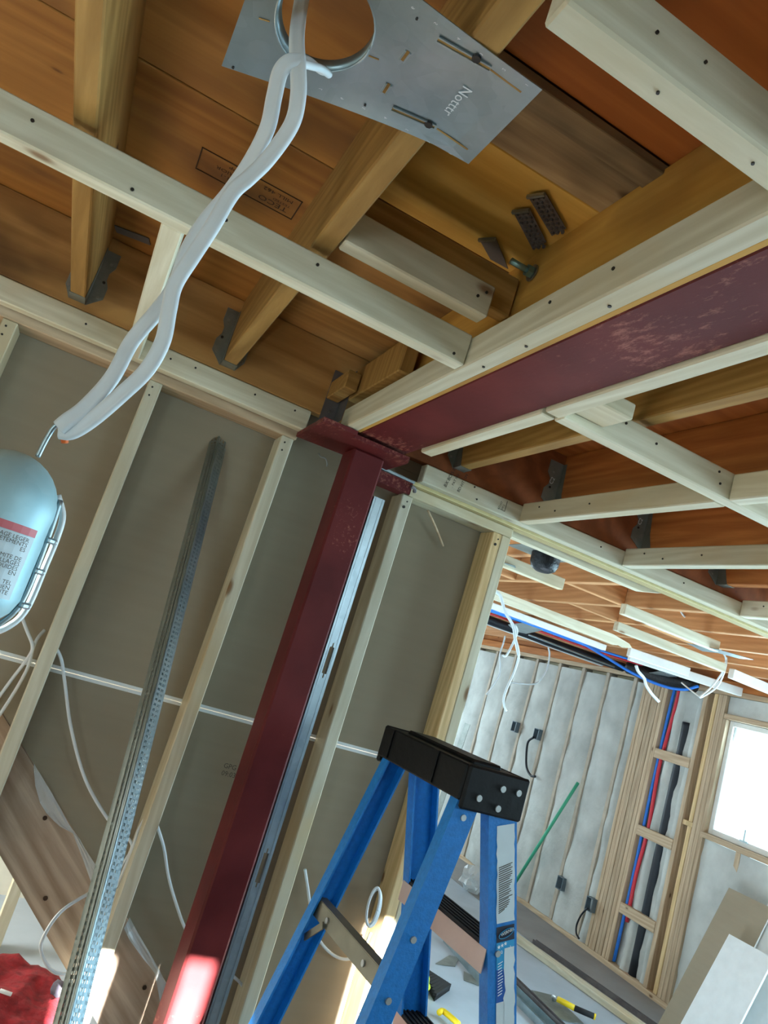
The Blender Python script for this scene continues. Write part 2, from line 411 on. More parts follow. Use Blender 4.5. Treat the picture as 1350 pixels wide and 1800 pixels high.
def text(name, body, size, origin, right, up, mat, parent, align='LEFT', extrude=0.0):
    cu = bpy.data.curves.new(name, 'FONT'); cu.body = body; cu.size = size; cu.align_x = align; cu.extrude = extrude
    cu.resolution_u = 2
    cu.materials.append(MATS[mat])
    tmp = bpy.data.objects.new('tmp_text', cu); me = bpy.data.meshes.new_from_object(tmp); bpy.data.objects.remove(tmp)
    me.materials.clear(); me.materials.append(MATS[mat])
    o = bpy.data.objects.new(name, me); COL.objects.link(o)
    r = Vector(right).normalized(); u = Vector(up); u = (u - r * u.dot(r)).normalized(); n_ = r.cross(u)
    mm = Matrix.Identity(4)
    for i in range(3): mm[i][0] = r[i]; mm[i][1] = u[i]; mm[i][2] = n_[i]
    mm.translation = Vector(origin) + Vector((0, 0, H))
    o.parent = parent
    mm.translation -= wloc(parent)
    o.matrix_local = mm
    return o
_screw = {}
def screw(parent, loc, axis, mat='screw_black', r=.0030):
    key = (axis, mat, r)
    if key not in _screw:
        bm = bmesh.new(); av = {'X': (1, 0, 0), 'Y': (0, 1, 0), 'Z': (0, 0, 1)}[axis]
        cyl(bm, (0, 0, 0), av, r, .003, 8)
        me = bpy.data.meshes.new('screw'); bm.to_mesh(me); bm.free(); me.materials.append(MATS[mat]); _screw[key] = me
    o = bpy.data.objects.new('screw', _screw[key]); COL.objects.link(o)
    o.parent = parent; o.location = Vector(loc) + Vector((0, 0, H)) - wloc(parent)
    return o
def board(name, x0, x1, y0, y1, z0, z1, mat, label, cat='board', group=None, bevel=.0025):
    return tag(box(name, x0, x1, y0, y1, z0, z1, mat, None, bevel), label, cat, group)

exec_parts = []
# ================================================================== SETTING
ZS = .875      # underside of the subfloor
ZJ = .67       # underside of the joists
ZB = .587      # underside of the new strapping
YR = 2.06      # face of the rim board
FL = -1.6
XR = 4.58     # inner face of the right-hand wall
fl = empty('floor', (1.5, 3.5, FL), 'grey-white dusty floor of the room under renovation', 'floor', kind='structure')
box('slab', -2.2, 4.75, -.95, 8.7, FL - .08, FL, 'concrete', fl, 0)
box('bounce_cut_sheet', -2.2, 4.56, -.8, 2.1, FL, FL + .003, 'floor_low_bounce', fl, 0)  # added unseen dark sheet that cuts light bounced up from the floor
box('slab_edge_band', 4.02, 4.56, 2.4, 7.6, FL, FL + .004, 'slab_grey', fl, 0)

ceil = empty('ceiling', (1.0, 2.0, ZS), 'exposed plywood subfloor and timber joists overhead', 'ceiling', kind='structure')
def panel(x0, x1, y0, y1, mat, dz=0.0):
    return box('subfloor_panel', x0, x1, y0, y1, ZS + dz, ZS + dz + .018, mat, ceil, .0015)
panel(-2.2, .200, -.95, 1.292, 'ply_floor'); panel(-2.2, .200, 1.296, 2.10, 'ply_floor')
panel(.203, .66, -.95, .845, 'ply_orange', .004)
p_ = panel(.203, .66, .848, .897, 'old_grey_board', -.012)
panel(.203, .66, .90, 1.006, 'old_grey_board', -.002)
panel(.203, .66, 1.009, 1.30, 'ochre_board', 0)
panel(.203, .66, 1.304, 2.10, 'rim_ply', 0)
for i, (a, b_) in enumerate(((.663, 1.18), (1.183, 2.0), (2.003, 3.2), (3.203, 4.75))):
    panel(a, b_, -.95, .92, 'ply_orange'); panel(a, b_, .923, 2.10, 'ply_orange')
for a, b_ in ((.663, 1.9), (1.903, 3.1), (3.103, 4.75)):
    panel(a, b_, 2.103, 4.6, 'ply_far'); panel(a, b_, 4.603, 8.7, 'ply_far')
panel(-2.2, .66, 2.103, 8.7, 'ply_floor')
box('leak_cover', -2.3, 4.8, -1.0, 8.75, ZS + .024, ZS + .06, 'ply_floor', ceil, 0)  # added cover that stops sky light leaking between the panels
def joist(x0, y0, y1, mat='old_joist_Y', z0=ZJ, w_=.038):
    return box('joist', x0, x0 + w_, y0, y1, z0, ZS, mat, ceil, .003)
J1 = joist(-.2405, -.7, YR - .001); J2 = joist(.1805, -.7, YR - .001)
J3 = joist(.972, -.7, YR - .001)
for x in (1.375, 1.78, 2.165, 2.575, 2.98): joist(x, -.7, YR - .001, 'orange_joist_Y')
for x in (1.787, 2.19, 2.59, 2.985, 3.39, 3.82, 4.20): joist(x, 2.10, 8.4, 'far_joist_Y')
# solid blocking between the far joists
for x0, x1, y in ((1.828, 2.188, 3.45), (2.231, 2.588, 3.02), (2.63, 2.983, 3.5), (3.03, 3.388, 3.3), (3.43, 3.818, 4.45), (2.231, 2.588, 4.7), (3.03, 3.388, 5.0)):
    box('blocking', x0, x1, y, y + .038, ZJ + .002, ZS - .002, 'far_joist_X', ceil, .002)
# rim boards carrying the hangers
rim1 = box('rim_board', -2.2, .60, YR, YR + .038, .652, ZS - .001, 'rim_ply', ceil, .002)
box('rim_board', XR + .03, XR + .07, -.9, 8.5, .67, ZS - .001, 'orange_joist_Y', ceil, .002)
box('rim_board', .80, 4.58, YR, YR + .038, .646, ZS - .001, 'ply_red', ceil, .002)
box('blocking', .222, .60, 1.222, 1.26, .735, .822, 'old_joist_X', ceil, .003)
wb = box('blocking', .222, .522, 1.152, 1.19, ZJ, .735, 'spruce_X', ceil, .003)
for s in ((.49, 1.151, .70), (.505, 1.151, .715)): screw(wb, s, 'Y')
# odd short blocks behind the beam end by the rim
box('blocking', .545, .583, 1.62, 1.98, .70, .80, 'old_joist_Z', ceil, .003)
box('blocking', .50, .54, 1.90, 2.055, .705, .76, 'old_joist_X', ceil, .003)
box('blocking', .585, .60, 1.70, 1.90, .68, .86, 'old_joist_Z', ceil, .002)
# plywood grade stamp on the subfloor (seen upside down)
st = bpy.data.objects.new('grade_stamp', None)
stz = ZS - .0012
def stamp(body, size, x, y): text('stamp_print', body, size, (x, y, stz), (-1, 0, 0), (0, 1, 0), 'ink', ceil)
stamp('TECO', .026, .148, 1.500); stamp('TESTED', .012, .150, 1.486); stamp('MILL 462', .018, .150, 1.462)
stamp('C-C', .012, .058, 1.492); stamp('0121-1', .017, .040, 1.500); stamp('EXTERIOR', .017, .058, 1.480); stamp('DFPP', .016, .040, 1.458)
bm = bmesh.new()
for x0, x1, y0, y1 in ((-.058, .166, 1.446, 1.4485), (-.058, .166, 1.530, 1.5325), (-.058, -.0555, 1.446, 1.5325), (.1635, .166, 1.446, 1.5325)):
    add_box(bm, x0, x1, y0, y1, stz - .0004, stz + .0004)
finish('stamp_border', bm, 'ink', ceil)

# ---------------- stud wall with drywall behind (front of the picture)
wa = empty('wall_front', (.3, 2.16, FL), 'bare stud wall backed with brown drywall paper', 'wall', kind='structure')
YW = 2.115; YD = 2.205
def stud(x0, x1, z1, mat='spruce_Z', y0=YW, y1=YD - .001):
    return box('stud', x0, x1, y0, y1, FL + .039, z1, mat, wa, .0028)
for x0 in (-.742, -.372, .0195, .425):
    s_ = stud(x0, x0 + .038, .564)
    for zz in (.545, .52): screw(s_, (x0 + .014, YW - .001, zz), 'Y', 'screw_black', .0028)
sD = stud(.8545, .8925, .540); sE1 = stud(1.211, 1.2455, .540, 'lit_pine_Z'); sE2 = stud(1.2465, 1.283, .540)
for o_, x in ((sD, .87), (sE1, 1.228)):
    screw(o_, (x, YW - .001, .50), 'Y', 'screw_black', .005); screw(o_, (x + .006, YW - .001, .52), 'Y', 'screw_black', .0025)
tp = box('top_plate', -2.2, .470, YW, YD - .001, .565, .603, 'dusty_stud_X', wa, .0028)
tp2 = box('top_plate', .874, 1.284, YW, YD - .001, .541, .573, 'spruce_X', wa, .0028)
box('bottom_plate', -2.2, 1.283, YW, YD - .001, FL, FL + .038, 'spruce_X', wa, .0028)
# drywall sheets, lower ones cut along the stair stringer
SU = lambda x: -.421 - .90 * x       # upper edge of the stringer
SLO = lambda x: -.645 - .95 * x      # lower edge
ZJT = -.266
def sheet(poly): 
    bm = bmesh.new(); prism(bm, poly, YD, YD + .013); return finish('drywall_panel', bm, 'drywall_back', wa)
sheet([(-2.2, ZJT + .005), (1.2835, ZJT + .005), (1.2835, .64), (-2.2, .64)])
sheet([(-2.2, .641), (1.2835, .641), (1.2835, ZS - .002), (-2.2, ZS - .002)])  # added strip blocking stair-room light that leaks over the plates
xs_ = (-.421 - (ZJT - .005)) / .90 * 1.0
xa = (ZJT - .005 + .421) / -.90
sheet([(xa, ZJT - .005), (1.2835, ZJT - .005), (1.2835, SU(1.2835) + .004), (xa, SU(xa) + .004)])
box('paper_edge', -2.2, 1.28, YD - .001, YD + .002, ZJT + .0012, ZJT + .010, 'paper_white', wa, 0)
box('paper_edge', -.19, 1.28, YD - .001, YD + .002, ZJT - .010, ZJT - .0012, 'paper_white', wa, 0)
text('print', 'GPG 0', .020, PY(392, 1349, YD - .0015), (1, 0, 0), (0, 0, 1), 'ink_grey', wa)
text('print', '09:03 6', .020, PY(388, 1362, YD - .0015), (1, 0, 0), (0, 0, 1), 'ink_grey', wa)

# ---------------- right hand wall: spray foam between studs, bundle, pipe bay, window

wr = empty('wall_right', (XR, 5.0, FL), 'exterior stud wall filled with grey-white spray foam', 'wall', kind='structure')
def foam_patch(y0, y1, z0, z1, bulge=.03, mat='foam', base=.02, seed=0.0):
    bm = bmesh.new()
    ny = max(4, int((y1 - y0) / .045)); nz = max(6, int((z1 - z0) / .06))
    g = []
    for i in range(ny + 1):
        row = []
        for k in range(nz + 1):
            y = y0 + (y1 - y0) * i / ny; z = z0 + (z1 - z0) * k / nz
            e = min(i, ny - i) / (ny / 2)
            d = noise.noise(Vector((y * 6 + seed, z * 5, 3.1))) * .016 + noise.noise(Vector((y * 19, z * 15 + seed, 1.1))) * .008
            x = XR + base - bulge * (1 - (1 - min(1, e * 1.6)) ** 2) + d
            row.append(bm.verts.new((x, y, z)))
        g.append(row)
    for i in range(ny):
        for k in range(nz): bm.faces.new((g[i][k], g[i][k + 1], g[i + 1][k + 1], g[i + 1][k]))
    return finish('foam_panel', bm, mat, wr, smooth=True)
def wstud(y0, y1, z0=FL + .039, z1=.56, x0=XR - .004, x1=XR + .089, mat='dusty_stud_Z'):
    return box('stud', x0, x1, y0, y1, z0, z1, mat, wr, .002)
ys = [8.0, 7.60, 7.18, 6.81, 6.41, 6.03, 5.67, 5.33, 4.985]
for i, y in enumerate(ys):
    wstud(y - .019, y + .019, mat='foam_stud')
    nxt = ys[i + 1] + .019 if i + 1 < len(ys) else 4.875
    foam_patch(nxt, y - .019, FL + .04, .53, .030 if i % 2 else .020, 'foam', .012, i * 3.7)
# built-up post of six studs
for k in range(6):
    wstud(4.645 + k * .0385, 4.645 + k * .0385 + .0345, x0=XR - .004 + random.uniform(-.003, .003))
box('top_plate', XR - .006, XR + .089, 2.43, 8.4, .562, .60, 'dusty_stud_Y', wr, .002)
box('top_plate', XR - .003, XR + .089, 2.43, 8.4, .601, .668, 'orange_joist_Y', wr, .002)
box('bottom_plate', XR - .008, XR + .089, 2.43, 8.4, FL, FL + .038, 'dusty_stud_Y', wr, .002)
# back sheathing of the wall
box('sheathing', XR + .09, XR + .11, 4.03, 8.7, FL - .05, .67, 'foam_yellow', wr, 0)
box('sheathing', XR + .09, XR + .11, 2.42, 2.93, FL - .05, .67, 'foam_yellow', wr, 0)
box('sheathing', XR + .0, XR + .11, -.95, .22, FL - .05, .67, 'foam_yellow', wr, 0)
box('sheathing', XR + .09, XR + .11, 2.93, 4.03, FL - .05, -.47, 'foam_yellow', wr, 0)
box('sheathing', XR + .09, XR + .11, 2.93, 4.03, .42, .67, 'foam_yellow', wr, 0)
# pipe bay studs and noggins
wstud(4.605, 4.643); wstud(4.205, 4.243); wstud(4.125, 4.160, mat='lit_pine_Z', x0=XR + .01)
for nu, nv in ((1178, 1322), (1152, 1462), (1124, 1604)):
    z = PX(nu, nv, XR).z
    box('noggin', XR - .006, XR + .03, 4.245, 4.603, z - .075, z, 'dusty_stud_Y', wr, .002)
box('noggin', XR + .0, XR + .08, 4.04, 4.20, -.42, -.385, 'lit_pine_Z', wr, .002)
foam_patch(4.245, 4.60, FL + .04, .56, .03, 'foam', .075, 50.)
foam_patch(4.425, 4.53, FL + .04, .56, .055, 'foam', .075, 54.)
foam_patch(4.245, 4.33, FL + .04, .56, .03, 'foam', .055, 60.)
foam_patch(4.03, 4.125, FL + .04, .56, .01, 'foam', .06, 66.)
# window framing: king + jack stud, header, sill
wstud(4.072, 4.108); wstud(4.034, 4.070, z1=.56); wstud(4.0, 4.032, z1=.39); 
box('header', XR - .004, XR + .089, 2.95, 4.03, .392, .43, 'dusty_stud_Y', wr, .002)
box('window_sill', XR - .02, XR + .089, 2.93, 4.01, -.452, -.415, 'dusty_stud_Y', wr, .002)
box('window_jamb', XR - .004, XR + .089, 2.93, 2.965, -.415, .39, 'dusty_stud_Z', wr, .002)
foam_patch(2.44, 4.0, FL + .04, -.455, .03, 'foam', .02, 77.)
foam_patch(2.44, 4.03, .432, .56, .02, 'foam', .02, 79.)
foam_patch(2.44, 2.93, -.45, .43, .03, 'foam', .02, 80.)
for y in (3.70, 3.30): wstud(y - .019, y + .019, z1=-.453)
# outer wall beyond the picture, with a door opening added to let light in
box('header', XR, XR + .11, .22, 2.42, .56, .67, 'spruce_Y', wr, .002)
w1 = empty('window_1', (XR + .06, 3.48, 0), 'bright white window in the foamed exterior wall', 'window', kind='structure')
bm = bmesh.new()
for a in ((2.966, 3.006, -.414, .39), (3.964, 4.0, -.414, .39), (3.006, 3.964, -.414, -.376), (3.006, 3.964, .352, .39)):
    add_box(bm, XR + .035, XR + .08, a[0], a[1], a[2], a[3], .003)
finish('window_frame', bm, 'drywall_white', w1)
box('window_pane', XR + .055, XR + .059, 3.0, 3.97, -.38, .36, 'window_glass', w1, 0)
hb = bmesh.new(); bar(hb, (XR + .03, 3.70, -.375), (XR + .03, 3.70, -.30), .012, .01, (1, 0, 0)); bar(hb, (XR + .028, 3.67, -.376), (XR + .028, 3.73, -.376), .012, .012, (1, 0, 0))
finish('window_latch', hb, 'galvanised', w1)
# back and side walls behind the viewpoint
wb_ = empty('wall_back', (1.2, -.8, FL), 'unseen wall behind the viewpoint with openings added to admit light', 'wall', kind='structure')
for a in ((-2.2, -1.7, FL, ZS), (-.9, .10, FL, ZS), (-1.7, -.9, FL, -.7), (-1.7, -.9, .2, ZS),
          (.10, 1.0, FL, .27), (.185, .32, .27, ZS), (.404, .90, .27, ZS), (.10, .185, .66, ZS), (.32, .404, .66, ZS),   # three slots shaped to land sun on the column and studs
          (1.0, 1.2, FL, ZS), (2.7, 4.7, FL, ZS), (1.2, 2.7, FL, .22), (1.2, 2.7, .6, ZS)):
    box('wall_panel', a[0], a[1], -.92, -.80, a[2], a[3], 'wall_low_bounce', wb_, 0)
wl = empty('wall_left', (-2.1, 3, FL), 'pale wall left of the stair', 'wall', kind='structure')
box('wall_panel', -2.2, -2.08, -.8, 2.8, FL, ZS, 'wall_cream', wl, 0); box('wall_panel', -2.2, -2.08, 2.8, 4.2, FL, -.7, 'wall_cream', wl, 0)
box('wall_panel', -2.2, -2.08, 2.8, 4.2, .5, ZS, 'wall_cream', wl, 0)  # opening left for the added stair-room lamp
ws = empty('wall_stair', (0, 4.2, FL), 'cream wall seen under the stair stringer', 'wall', kind='structure')
box('wall_panel', -2.2, 1.29, 4.18, 4.28, FL, ZS, 'wall_cream', ws, 0)
box('wall_panel', 1.27, 1.36, 2.28, 4.18, FL, .64, 'drywall_white', ws, 0)
box('stud', .272, .318, 3.58, 3.67, FL, -.6, 'spruce_Z', ws, .002)
wf = empty('wall_end', (3, 8.6, FL), 'far end wall of the long room', 'wall', kind='structure')
for a in ((1.36, 1.8, FL, ZS), (4.0, 4.7, FL, ZS), (1.8, 4.0, FL, -.9), (1.8, 4.0, .5, ZS)):
    box('wall_panel', a[0], a[1], 8.5, 8.62, a[2], a[3], 'wall_cream', wf, 0)
box('wall_panel', -2.2, 1.36, 8.5, 8.62, FL, ZS, 'wall_cream', wf, 0)

# ================================================================== THINGS: steel
G_STRAP = 'new softwood strapping of the lowered ceiling'
beam = empty('steel_beam', (.66, .6, .595), 'dark red primed steel beam running overhead to the column', 'beam')
box('bottom_flange', .584, .739, -.75, 1.935, .595, .607, 'red_primer', beam, .003)
box('web', .656, .667, -.75, 1.93, .607, .846, 'red_primer', beam, 0)
box('top_flange', .6555, .6675, -.75, 1.93, .846, .858, 'red_primer', beam, .003)
nl = board('beam_nailer', .605, .655, -.75, 1.88, .609, .874, 'ochre_board_Y', 'ochre timber packed into the left side of the steel beam', 'timber')
board('beam_nailer', .668, .718, -.75, 1.88, .609, .845, 'ochre_board_Y', 'ochre timber packed into the right side of the steel beam', 'timber')
board('packing_strip', .5685, .5825, -.75, 1.88, .593, .66, 'ochre_board_Y', 'thin ochre strip between the pale board and the red beam', 'timber')
bolt = empty('bolt', (.60, 1.19, .80), 'zinc bolt end with nut sticking out of the beam packing', 'bolt')
bc = PX(934, 479, .60)
bm = bmesh.new(); cyl(bm, bc - Vector((.0225, 0, 0)), (1, 0, 0), .0065, .055, 10); finish('shank', bm, 'zinc_green', bolt, True)
bm = bmesh.new(); cyl(bm, bc - Vector((.006, 0, 0)), (1, 0, 0), .0125, .012, 6); finish('nut', bm, 'zinc_green', bolt)
bm = bmesh.new(); cyl(bm, bc + Vector((.002, 0, 0)), (1, 0, 0), .018, .003, 16); finish('washer', bm, 'screw_zinc', bolt)

colm = empty('steel_column', (.652, 2.0, FL), 'dark red primed square steel column carrying the beam', 'column')
bm = bmesh.new(); add_box(bm, .602, .702, 1.95, 2.05, FL + .012, .571, .006); finish('shaft', bm, 'red_primer_smooth', colm)
bm = bmesh.new()
prism(bm, [(.462, 1.845), (.565, 1.845), (.565, 1.875), (.745, 1.875), (.752, 1.90), (.752, 2.07), (.462, 2.10)], .5715, .5845, 'Z')
finish('cap_plate', bm, 'red_primer', colm)
bm = bmesh.new(); add_box(bm, .56, .75, 1.90, 2.10, FL, FL + .012, .002); finish('base_plate', bm, 'red_primer', colm)
ang = empty('steel_angle', (.79, 2.07, .53), 'short dark red steel angle between column and stud wall', 'bracket')
bm = bmesh.new(); add_box(bm, .705, .852, 2.052, 2.060, .528, .566, .001); finish('upright_leg', bm, 'red_primer', ang)
bm = bmesh.new(); add_box(bm, .705, .835, 2.060, 2.108, .528, .536, .001); finish('flat_leg', bm, 'red_primer', ang)
bm = bmesh.new(); tube(bm, smooth_path([(.845, 2.045, .553), (.86, 2.05, .552), (.868, 2.06, .545)], 4), .006, 6); finish('bent_clip', bm, 'dark_steel', ang)
trk = empty('galvanised_track_offcut', (.78, 2.085, .57), 'shiny galvanised sheet offcut tucked above the red angle', 'metal sheet')
bm = bmesh.new(); bar(bm, (.712, 2.075, .577), (.86, 2.09, .577), .05, .0015); finish('sheet', bm, 'galvanised', trk)
bm = bmesh.new(); bar(bm, (.712, 2.05, .572), (.86, 2.066, .572), .006, .006); finish('rolled_lip', bm, 'galvanised', trk)

# galvanised steel stud clipped to the column's right side
ms = empty('metal_stud', (.73, 1.98, FL), 'galvanised steel stud standing against the right side of the red column', 'metal stud')
bm = bmesh.new()
x0, x1, yf = .711, .747, 1.968
ho = [(-.59 - .61, .05), (-.59, .05), (-.026, .05)]
zc = FL
segs = []
for hz, hh in ho:
    segs.append((zc, hz - hh / 1)); zc = hz + hh / 1
segs.append((zc, .462))
for a, b_ in segs: add_box(bm, x0, x1, yf, yf + .0012, a, b_)
for hz, hh in ho:
    add_box(bm, x0, x0 + .011, yf, yf + .0012, hz - hh, hz + hh); add_box(bm, x1 - .011, x1, yf, yf + .0012, hz - hh, hz + hh)
    for s in (-1, 1):   # corner fillets make the knock-outs read as slots
        for sx in (-1, 1):
            cx = (x0 + x1) / 2 + sx * .0045; add_box(bm, cx - .0025, cx + .0025, yf, yf + .0012, hz + s * (hh - .006) - .006, hz + s * (hh - .006) + .006)
finish('face', bm, 'galvanised_stud', ms)
for nm, a in (('flange', (x0, x0 + .0012, yf + .0012, yf + .04, FL, .462)), ('flange', (x1 - .0012, x1, yf + .0012, yf + .04, FL, .462)), ('rib', (x0 + .006, x0 + .0085, yf - .0012, yf, FL, .462)), ('rib', (x1 - .0085, x1 - .006, yf - .0012, yf, FL, .462))):
    box(nm, *a, 'galvanised_stud', ms, 0)

# ================================================================== strapping
def strap(name, x0, x1, y0, y1, z0, z1, ax, label, scr=()):
    o = board(name, x0, x1, y0, y1, z0, z1, 'spruce_' + ax, label, 'board', G_STRAP, .003)
    for p, a in scr: screw(o, p, a)
    return o
strap('strapping_board', -2.2, .528, 1.204, 1.240, ZB, .653, 'X', 'long pale strapping board crossing the left half overhead',
      [((x, 1.2035, z), 'Y') for x, z in ((-.285, .627), (.03, .628), (.022, .611), (.20, .633), (.50, .600), (-.12, .60))])
strap('strapping_board', -2.2, .474, YR, 2.098, ZB, .6505, 'X', 'pale ledger board fixed along the top of the left stud wall',
      [((x, YR - .0005, z), 'Y') for x, z in ((-.18, .62), (.05, .625), (.12, .63), (.30, .628))] + [((.425, YR - .0005, .632), 'Y')])
strap('strapping_board', -.0635, -.0255, 1.241, 2.059, ZB, .651, 'Y', 'short pale board joining the ledger to the long crossing board')
strap('strapping_board', .529, .567, -.75, 1.915, ZB, .6505, 'Y', 'pale board running along the left side of the red beam',
      [((.5285, y, z), 'X') for y, z in ((1.30, .632), (.95, .63), (.80, .628), (.55, .63))] + [((.552, y, ZB - .0005), 'Z') for y in (1.17, 1.03, .82)])
strap('strapping_board', .7395, .7765, -.75, 1.226, ZB, .6505, 'Y', 'pale board along the right side of the red beam, nearer length')
strap('strapping_board', .7395, .7765, 1.240, 1.80, ZB, .6505, 'Y', 'pale board along the right side of the red beam, farther length')
nb = strap('strapping_board', .205, .5275, .486, .522, ZB, .6525, 'X', 'large pale board close overhead in the upper right corner')
for p_, a_ in (((.30, .4855, .62), 'Y'), ((.36, .4855, .628), 'Y'), ((.33, .504, ZB - .0005), 'Z'), ((.46, .504, ZB - .0005), 'Z')): screw(nb, p_, a_, 'screw_black', .0018)
strap('strapping_board', .7775, 3.4, 1.210, 1.246, ZB, .6545, 'X', 'pale blue-grey board crossing to the right of the red beam',
      [((x, 1.2095, z), 'Y') for x, z in ((.93, .64), (1.02, .63), (1.21, .64), (1.22, .615), (1.32, .635))])
strap('strapping_board', .778, .875, 1.12, 1.2085, .605, .64, 'X', 'short pale offcut block beside the right crossing board')
for x, y0, lab in ((1.252, 1.2475, 'first pale ceiling board right of the beam, ending at the printed ledger'), (1.705, 1.2475, 'second pale ceiling board right of the beam, knotty side showing'), (2.30, 1.2475, 'third pale ceiling board right of the beam, at the picture edge')):
    o = strap('strapping_board', x, x + .038, y0, 2.049, ZB, .651, 'Y', lab, [((x - .0005, y, z), 'X') for y, z in ((1.95, .63), (1.7, .62), (1.86, .61))])
strap('strapping_board', 1.252, 1.29, -.75, 1.2085, ZB, .651, 'Y', 'pale ceiling board at the right edge in front of the crossing board')
lg = strap('strapping_board', .876, 4.2, 2.05, 2.088, .583, .6425, 'X', 'pale ledger board with black mill print above the opening',
      [((1.08, 2.0495, .60), 'Y'), ((1.06, 2.0495, .635), 'Y'), ((1.6, 2.0495, .62), 'Y'), ((2.0, 2.0495, .62), 'Y')])
for body, size, u, v in (('BX BOIS R', .016, 784, 857), ('.. PAT NO', .012, 795, 858), ('BD-HT  SPF', .014, 807, 866)):
    text('mill_print', body, size, PY(u, v, 2.0492), (.22, 0, 1), (-1, 0, .22), 'ink_dark', lg)
text('mill_print', 'KD-HT', .010, PY(877, 896, 2.0492), (.22, 0, 1), (-1, 0, .22), 'ink_dark', lg)
text('mill_print', 'SPF 2', .009, PY(883, 897, 2.0492), (.22, 0, 1), (-1, 0, .22), 'ink_dark', lg)
bm = bmesh.new()
for a, b_ in (((876, 893), (887, 899)), ((887, 899), (892, 881))): bar(bm, PY(*a, 2.0492), PY(*b_, 2.0492), .0008, .0016, (0, 1, 0))
finish('mill_print_frame', bm, 'ink_dark', lg)
board('plywood_strip', .858, 4.2, 2.089, 2.138, .573, .5865, 'ply_edge', 'layered plywood strip under the printed ledger', 'plywood strip')
bm = bmesh.new()
prism(bm, [(1.286, .56), (1.93, .56), (2.03, .585), (2.03, .60), (1.286, .60)], 2.166, 2.205)
tag(finish('strapping_board', bm, 'spruce_X', None), 'white board under the opening header with a tapered cut end', 'board', G_STRAP)

# far room strapping
def far(x0, x1, y0, y1, z0, z1, lab, mat='spruce_X'):
    return tag(box('strapping_board', x0, x1, y0, y1, z0, z1, mat, None, .003), lab, 'board', 'strapping in the far room ceiling')
far(1.55, 2.052, 2.82, 2.858, ZB, .642, 'far strapping board with blue stain beside the black can light')
far(2.43, 3.08, 2.82, 2.858, ZB, .642, 'upper of the two parallel far strapping boards on the right')
far(2.83, 3.70, 3.31, 3.348, ZB, .640, 'lower of the two parallel far strapping boards on the right')
bm = bmesh.new(); y0_ = 3.83
pts = [(2.2, ZB), (3.30, ZB), (3.33, ZB + .012), (3.38, ZB + .006), (3.43, ZB + .02), (3.40, ZB + .04), (3.26, .648), (2.2, .648)]
prism(bm, pts, y0_, y0_ + .04); tag(finish('strapping_board', bm, 'spruce_X', None), 'far strapping board with a splintered broken end', 'board', 'strapping in the far room ceiling')
far(2.45, 3.58, 4.25, 4.29, ZB, .628, 'bright white far board beside the blue and red pipes', 'drywall_white')
far(3.0, 4.45, 5.27, 5.31, ZB, .622, 'bright white far board nearest the foam wall top', 'drywall_white')
def farbar(p, q, lab):
    bm = bmesh.new(); bar(bm, p, q, .038, .06, (0, 0, 1), .003)
    tag(finish('strapping_board', bm, 'drywall_white'), lab, 'board', 'strapping in the far room ceiling')
farbar((3.68, 4.12, .592), (4.50, 3.86, .592), 'white far board under the wire loop, nearer the window')
farbar((3.55, 3.99, .60), (4.02, 3.90, .60), 'white far board ending beside the black duct')
farbar((3.78, 3.34, .60), (4.50, 3.40, .60), 'white far board at the right picture edge')
# ================================================================== hangers
def hanger(xl, xr, side_l, side_r, lab, y=YR, zb=ZJ, zt=.835, deep=.05):
    t = empty('joist_hanger', ((xl + xr) / 2, y - .02, zb), lab, 'joist hanger', 'galvanised joist hangers on the rim boards')
    e = .0016
    box('seat', xl - e, xr + e, y - deep, y - .001, zb - e - .0005, zb - .0005, 'galvanised_dull', t, 0)
    for s, x in ((-1, xl), (1, xr)):
        xx0, xx1 = (x - e - .0004, x - .0004) if s < 0 else (x + .0004, x + e + .0004)
        bm = bmesh.new(); prism(bm, [(y - deep, zb), (y - .001, zb), (y - .001, zt), (y - .018, zt), (y - .03, zb + .06)], xx0, xx1, 'X'); finish('side', bm, 'galvanised_dull', t)
        wd = side_l if s < 0 else side_r
        if wd:
            bm = bmesh.new()
            X = lambda d: x + s * (d + .0025)
            prism(bm, [(X(0), zb - .004), (X(wd * .45), zb + .012), (X(wd), zb + .03), (X(wd), zb + .065), (X(wd * .72), zb + .085), (X(wd * .72), zb + .105), (X(wd), zb + .125), (X(wd), zt), (X(0), zt)], y - .0022, y - .0006)
            fo = finish('flange', bm, 'galvanised_dull', t)
            for zz in (.03, .075, .13): screw(fo, (X(wd * .6), y - .003, zb + zz), 'Y', 'screw_zinc' if zz != .075 else 'screw_black', .0042)
    return t
hanger(-.2405, -.2025, .02, .035, 'joist hanger on the left joist above the stud wall')
hanger(.1805, .2185, .035, .02, 'joist hanger on the middle joist near the red beam')
hanger(.972, 1.010, .03, .02, 'joist hanger on the first joist right of the beam', zt=.80)
h2 = hanger(1.375, 1.413, .055, .0, 'joist hanger on the second joist right of the beam', zt=.84)
h3 = hanger(1.78, 1.818, .055, .0, 'joist hanger on the third joist right of the beam', zt=.82)
hanger(2.165, 2.203, .05, .0, 'joist hanger on the fourth joist right of the beam', zt=.80)
hanger(2.575, 2.613, .05, .0, 'joist hanger on the joist at the right picture edge', zt=.80)
for hh, x in ((h2, 1.352), (h3, 1.757)): text('print', 'C2', .022, (x - .006, YR - .0032, .755), (.2, 0, 1), (-1, 0, .2), 'ink_white', hh)
# loose hanger beside the beam end
t = empty('angle_bracket', (.53, 2.05, .66), 'dark steel angle bracket in the corner beside the beam end', 'bracket')
box('leg_plate', .500, .546, 2.056, 2.0585, .640, .80, 'dark_steel', t, 0); box('side_plate', .5465, .549, 1.99, 2.0585, .640, .80, 'dark_steel', t, 0)
for zz in (.67, .71, .77): screw(t, (.523, 2.0548, zz), 'Y', 'screw_zinc', .004)
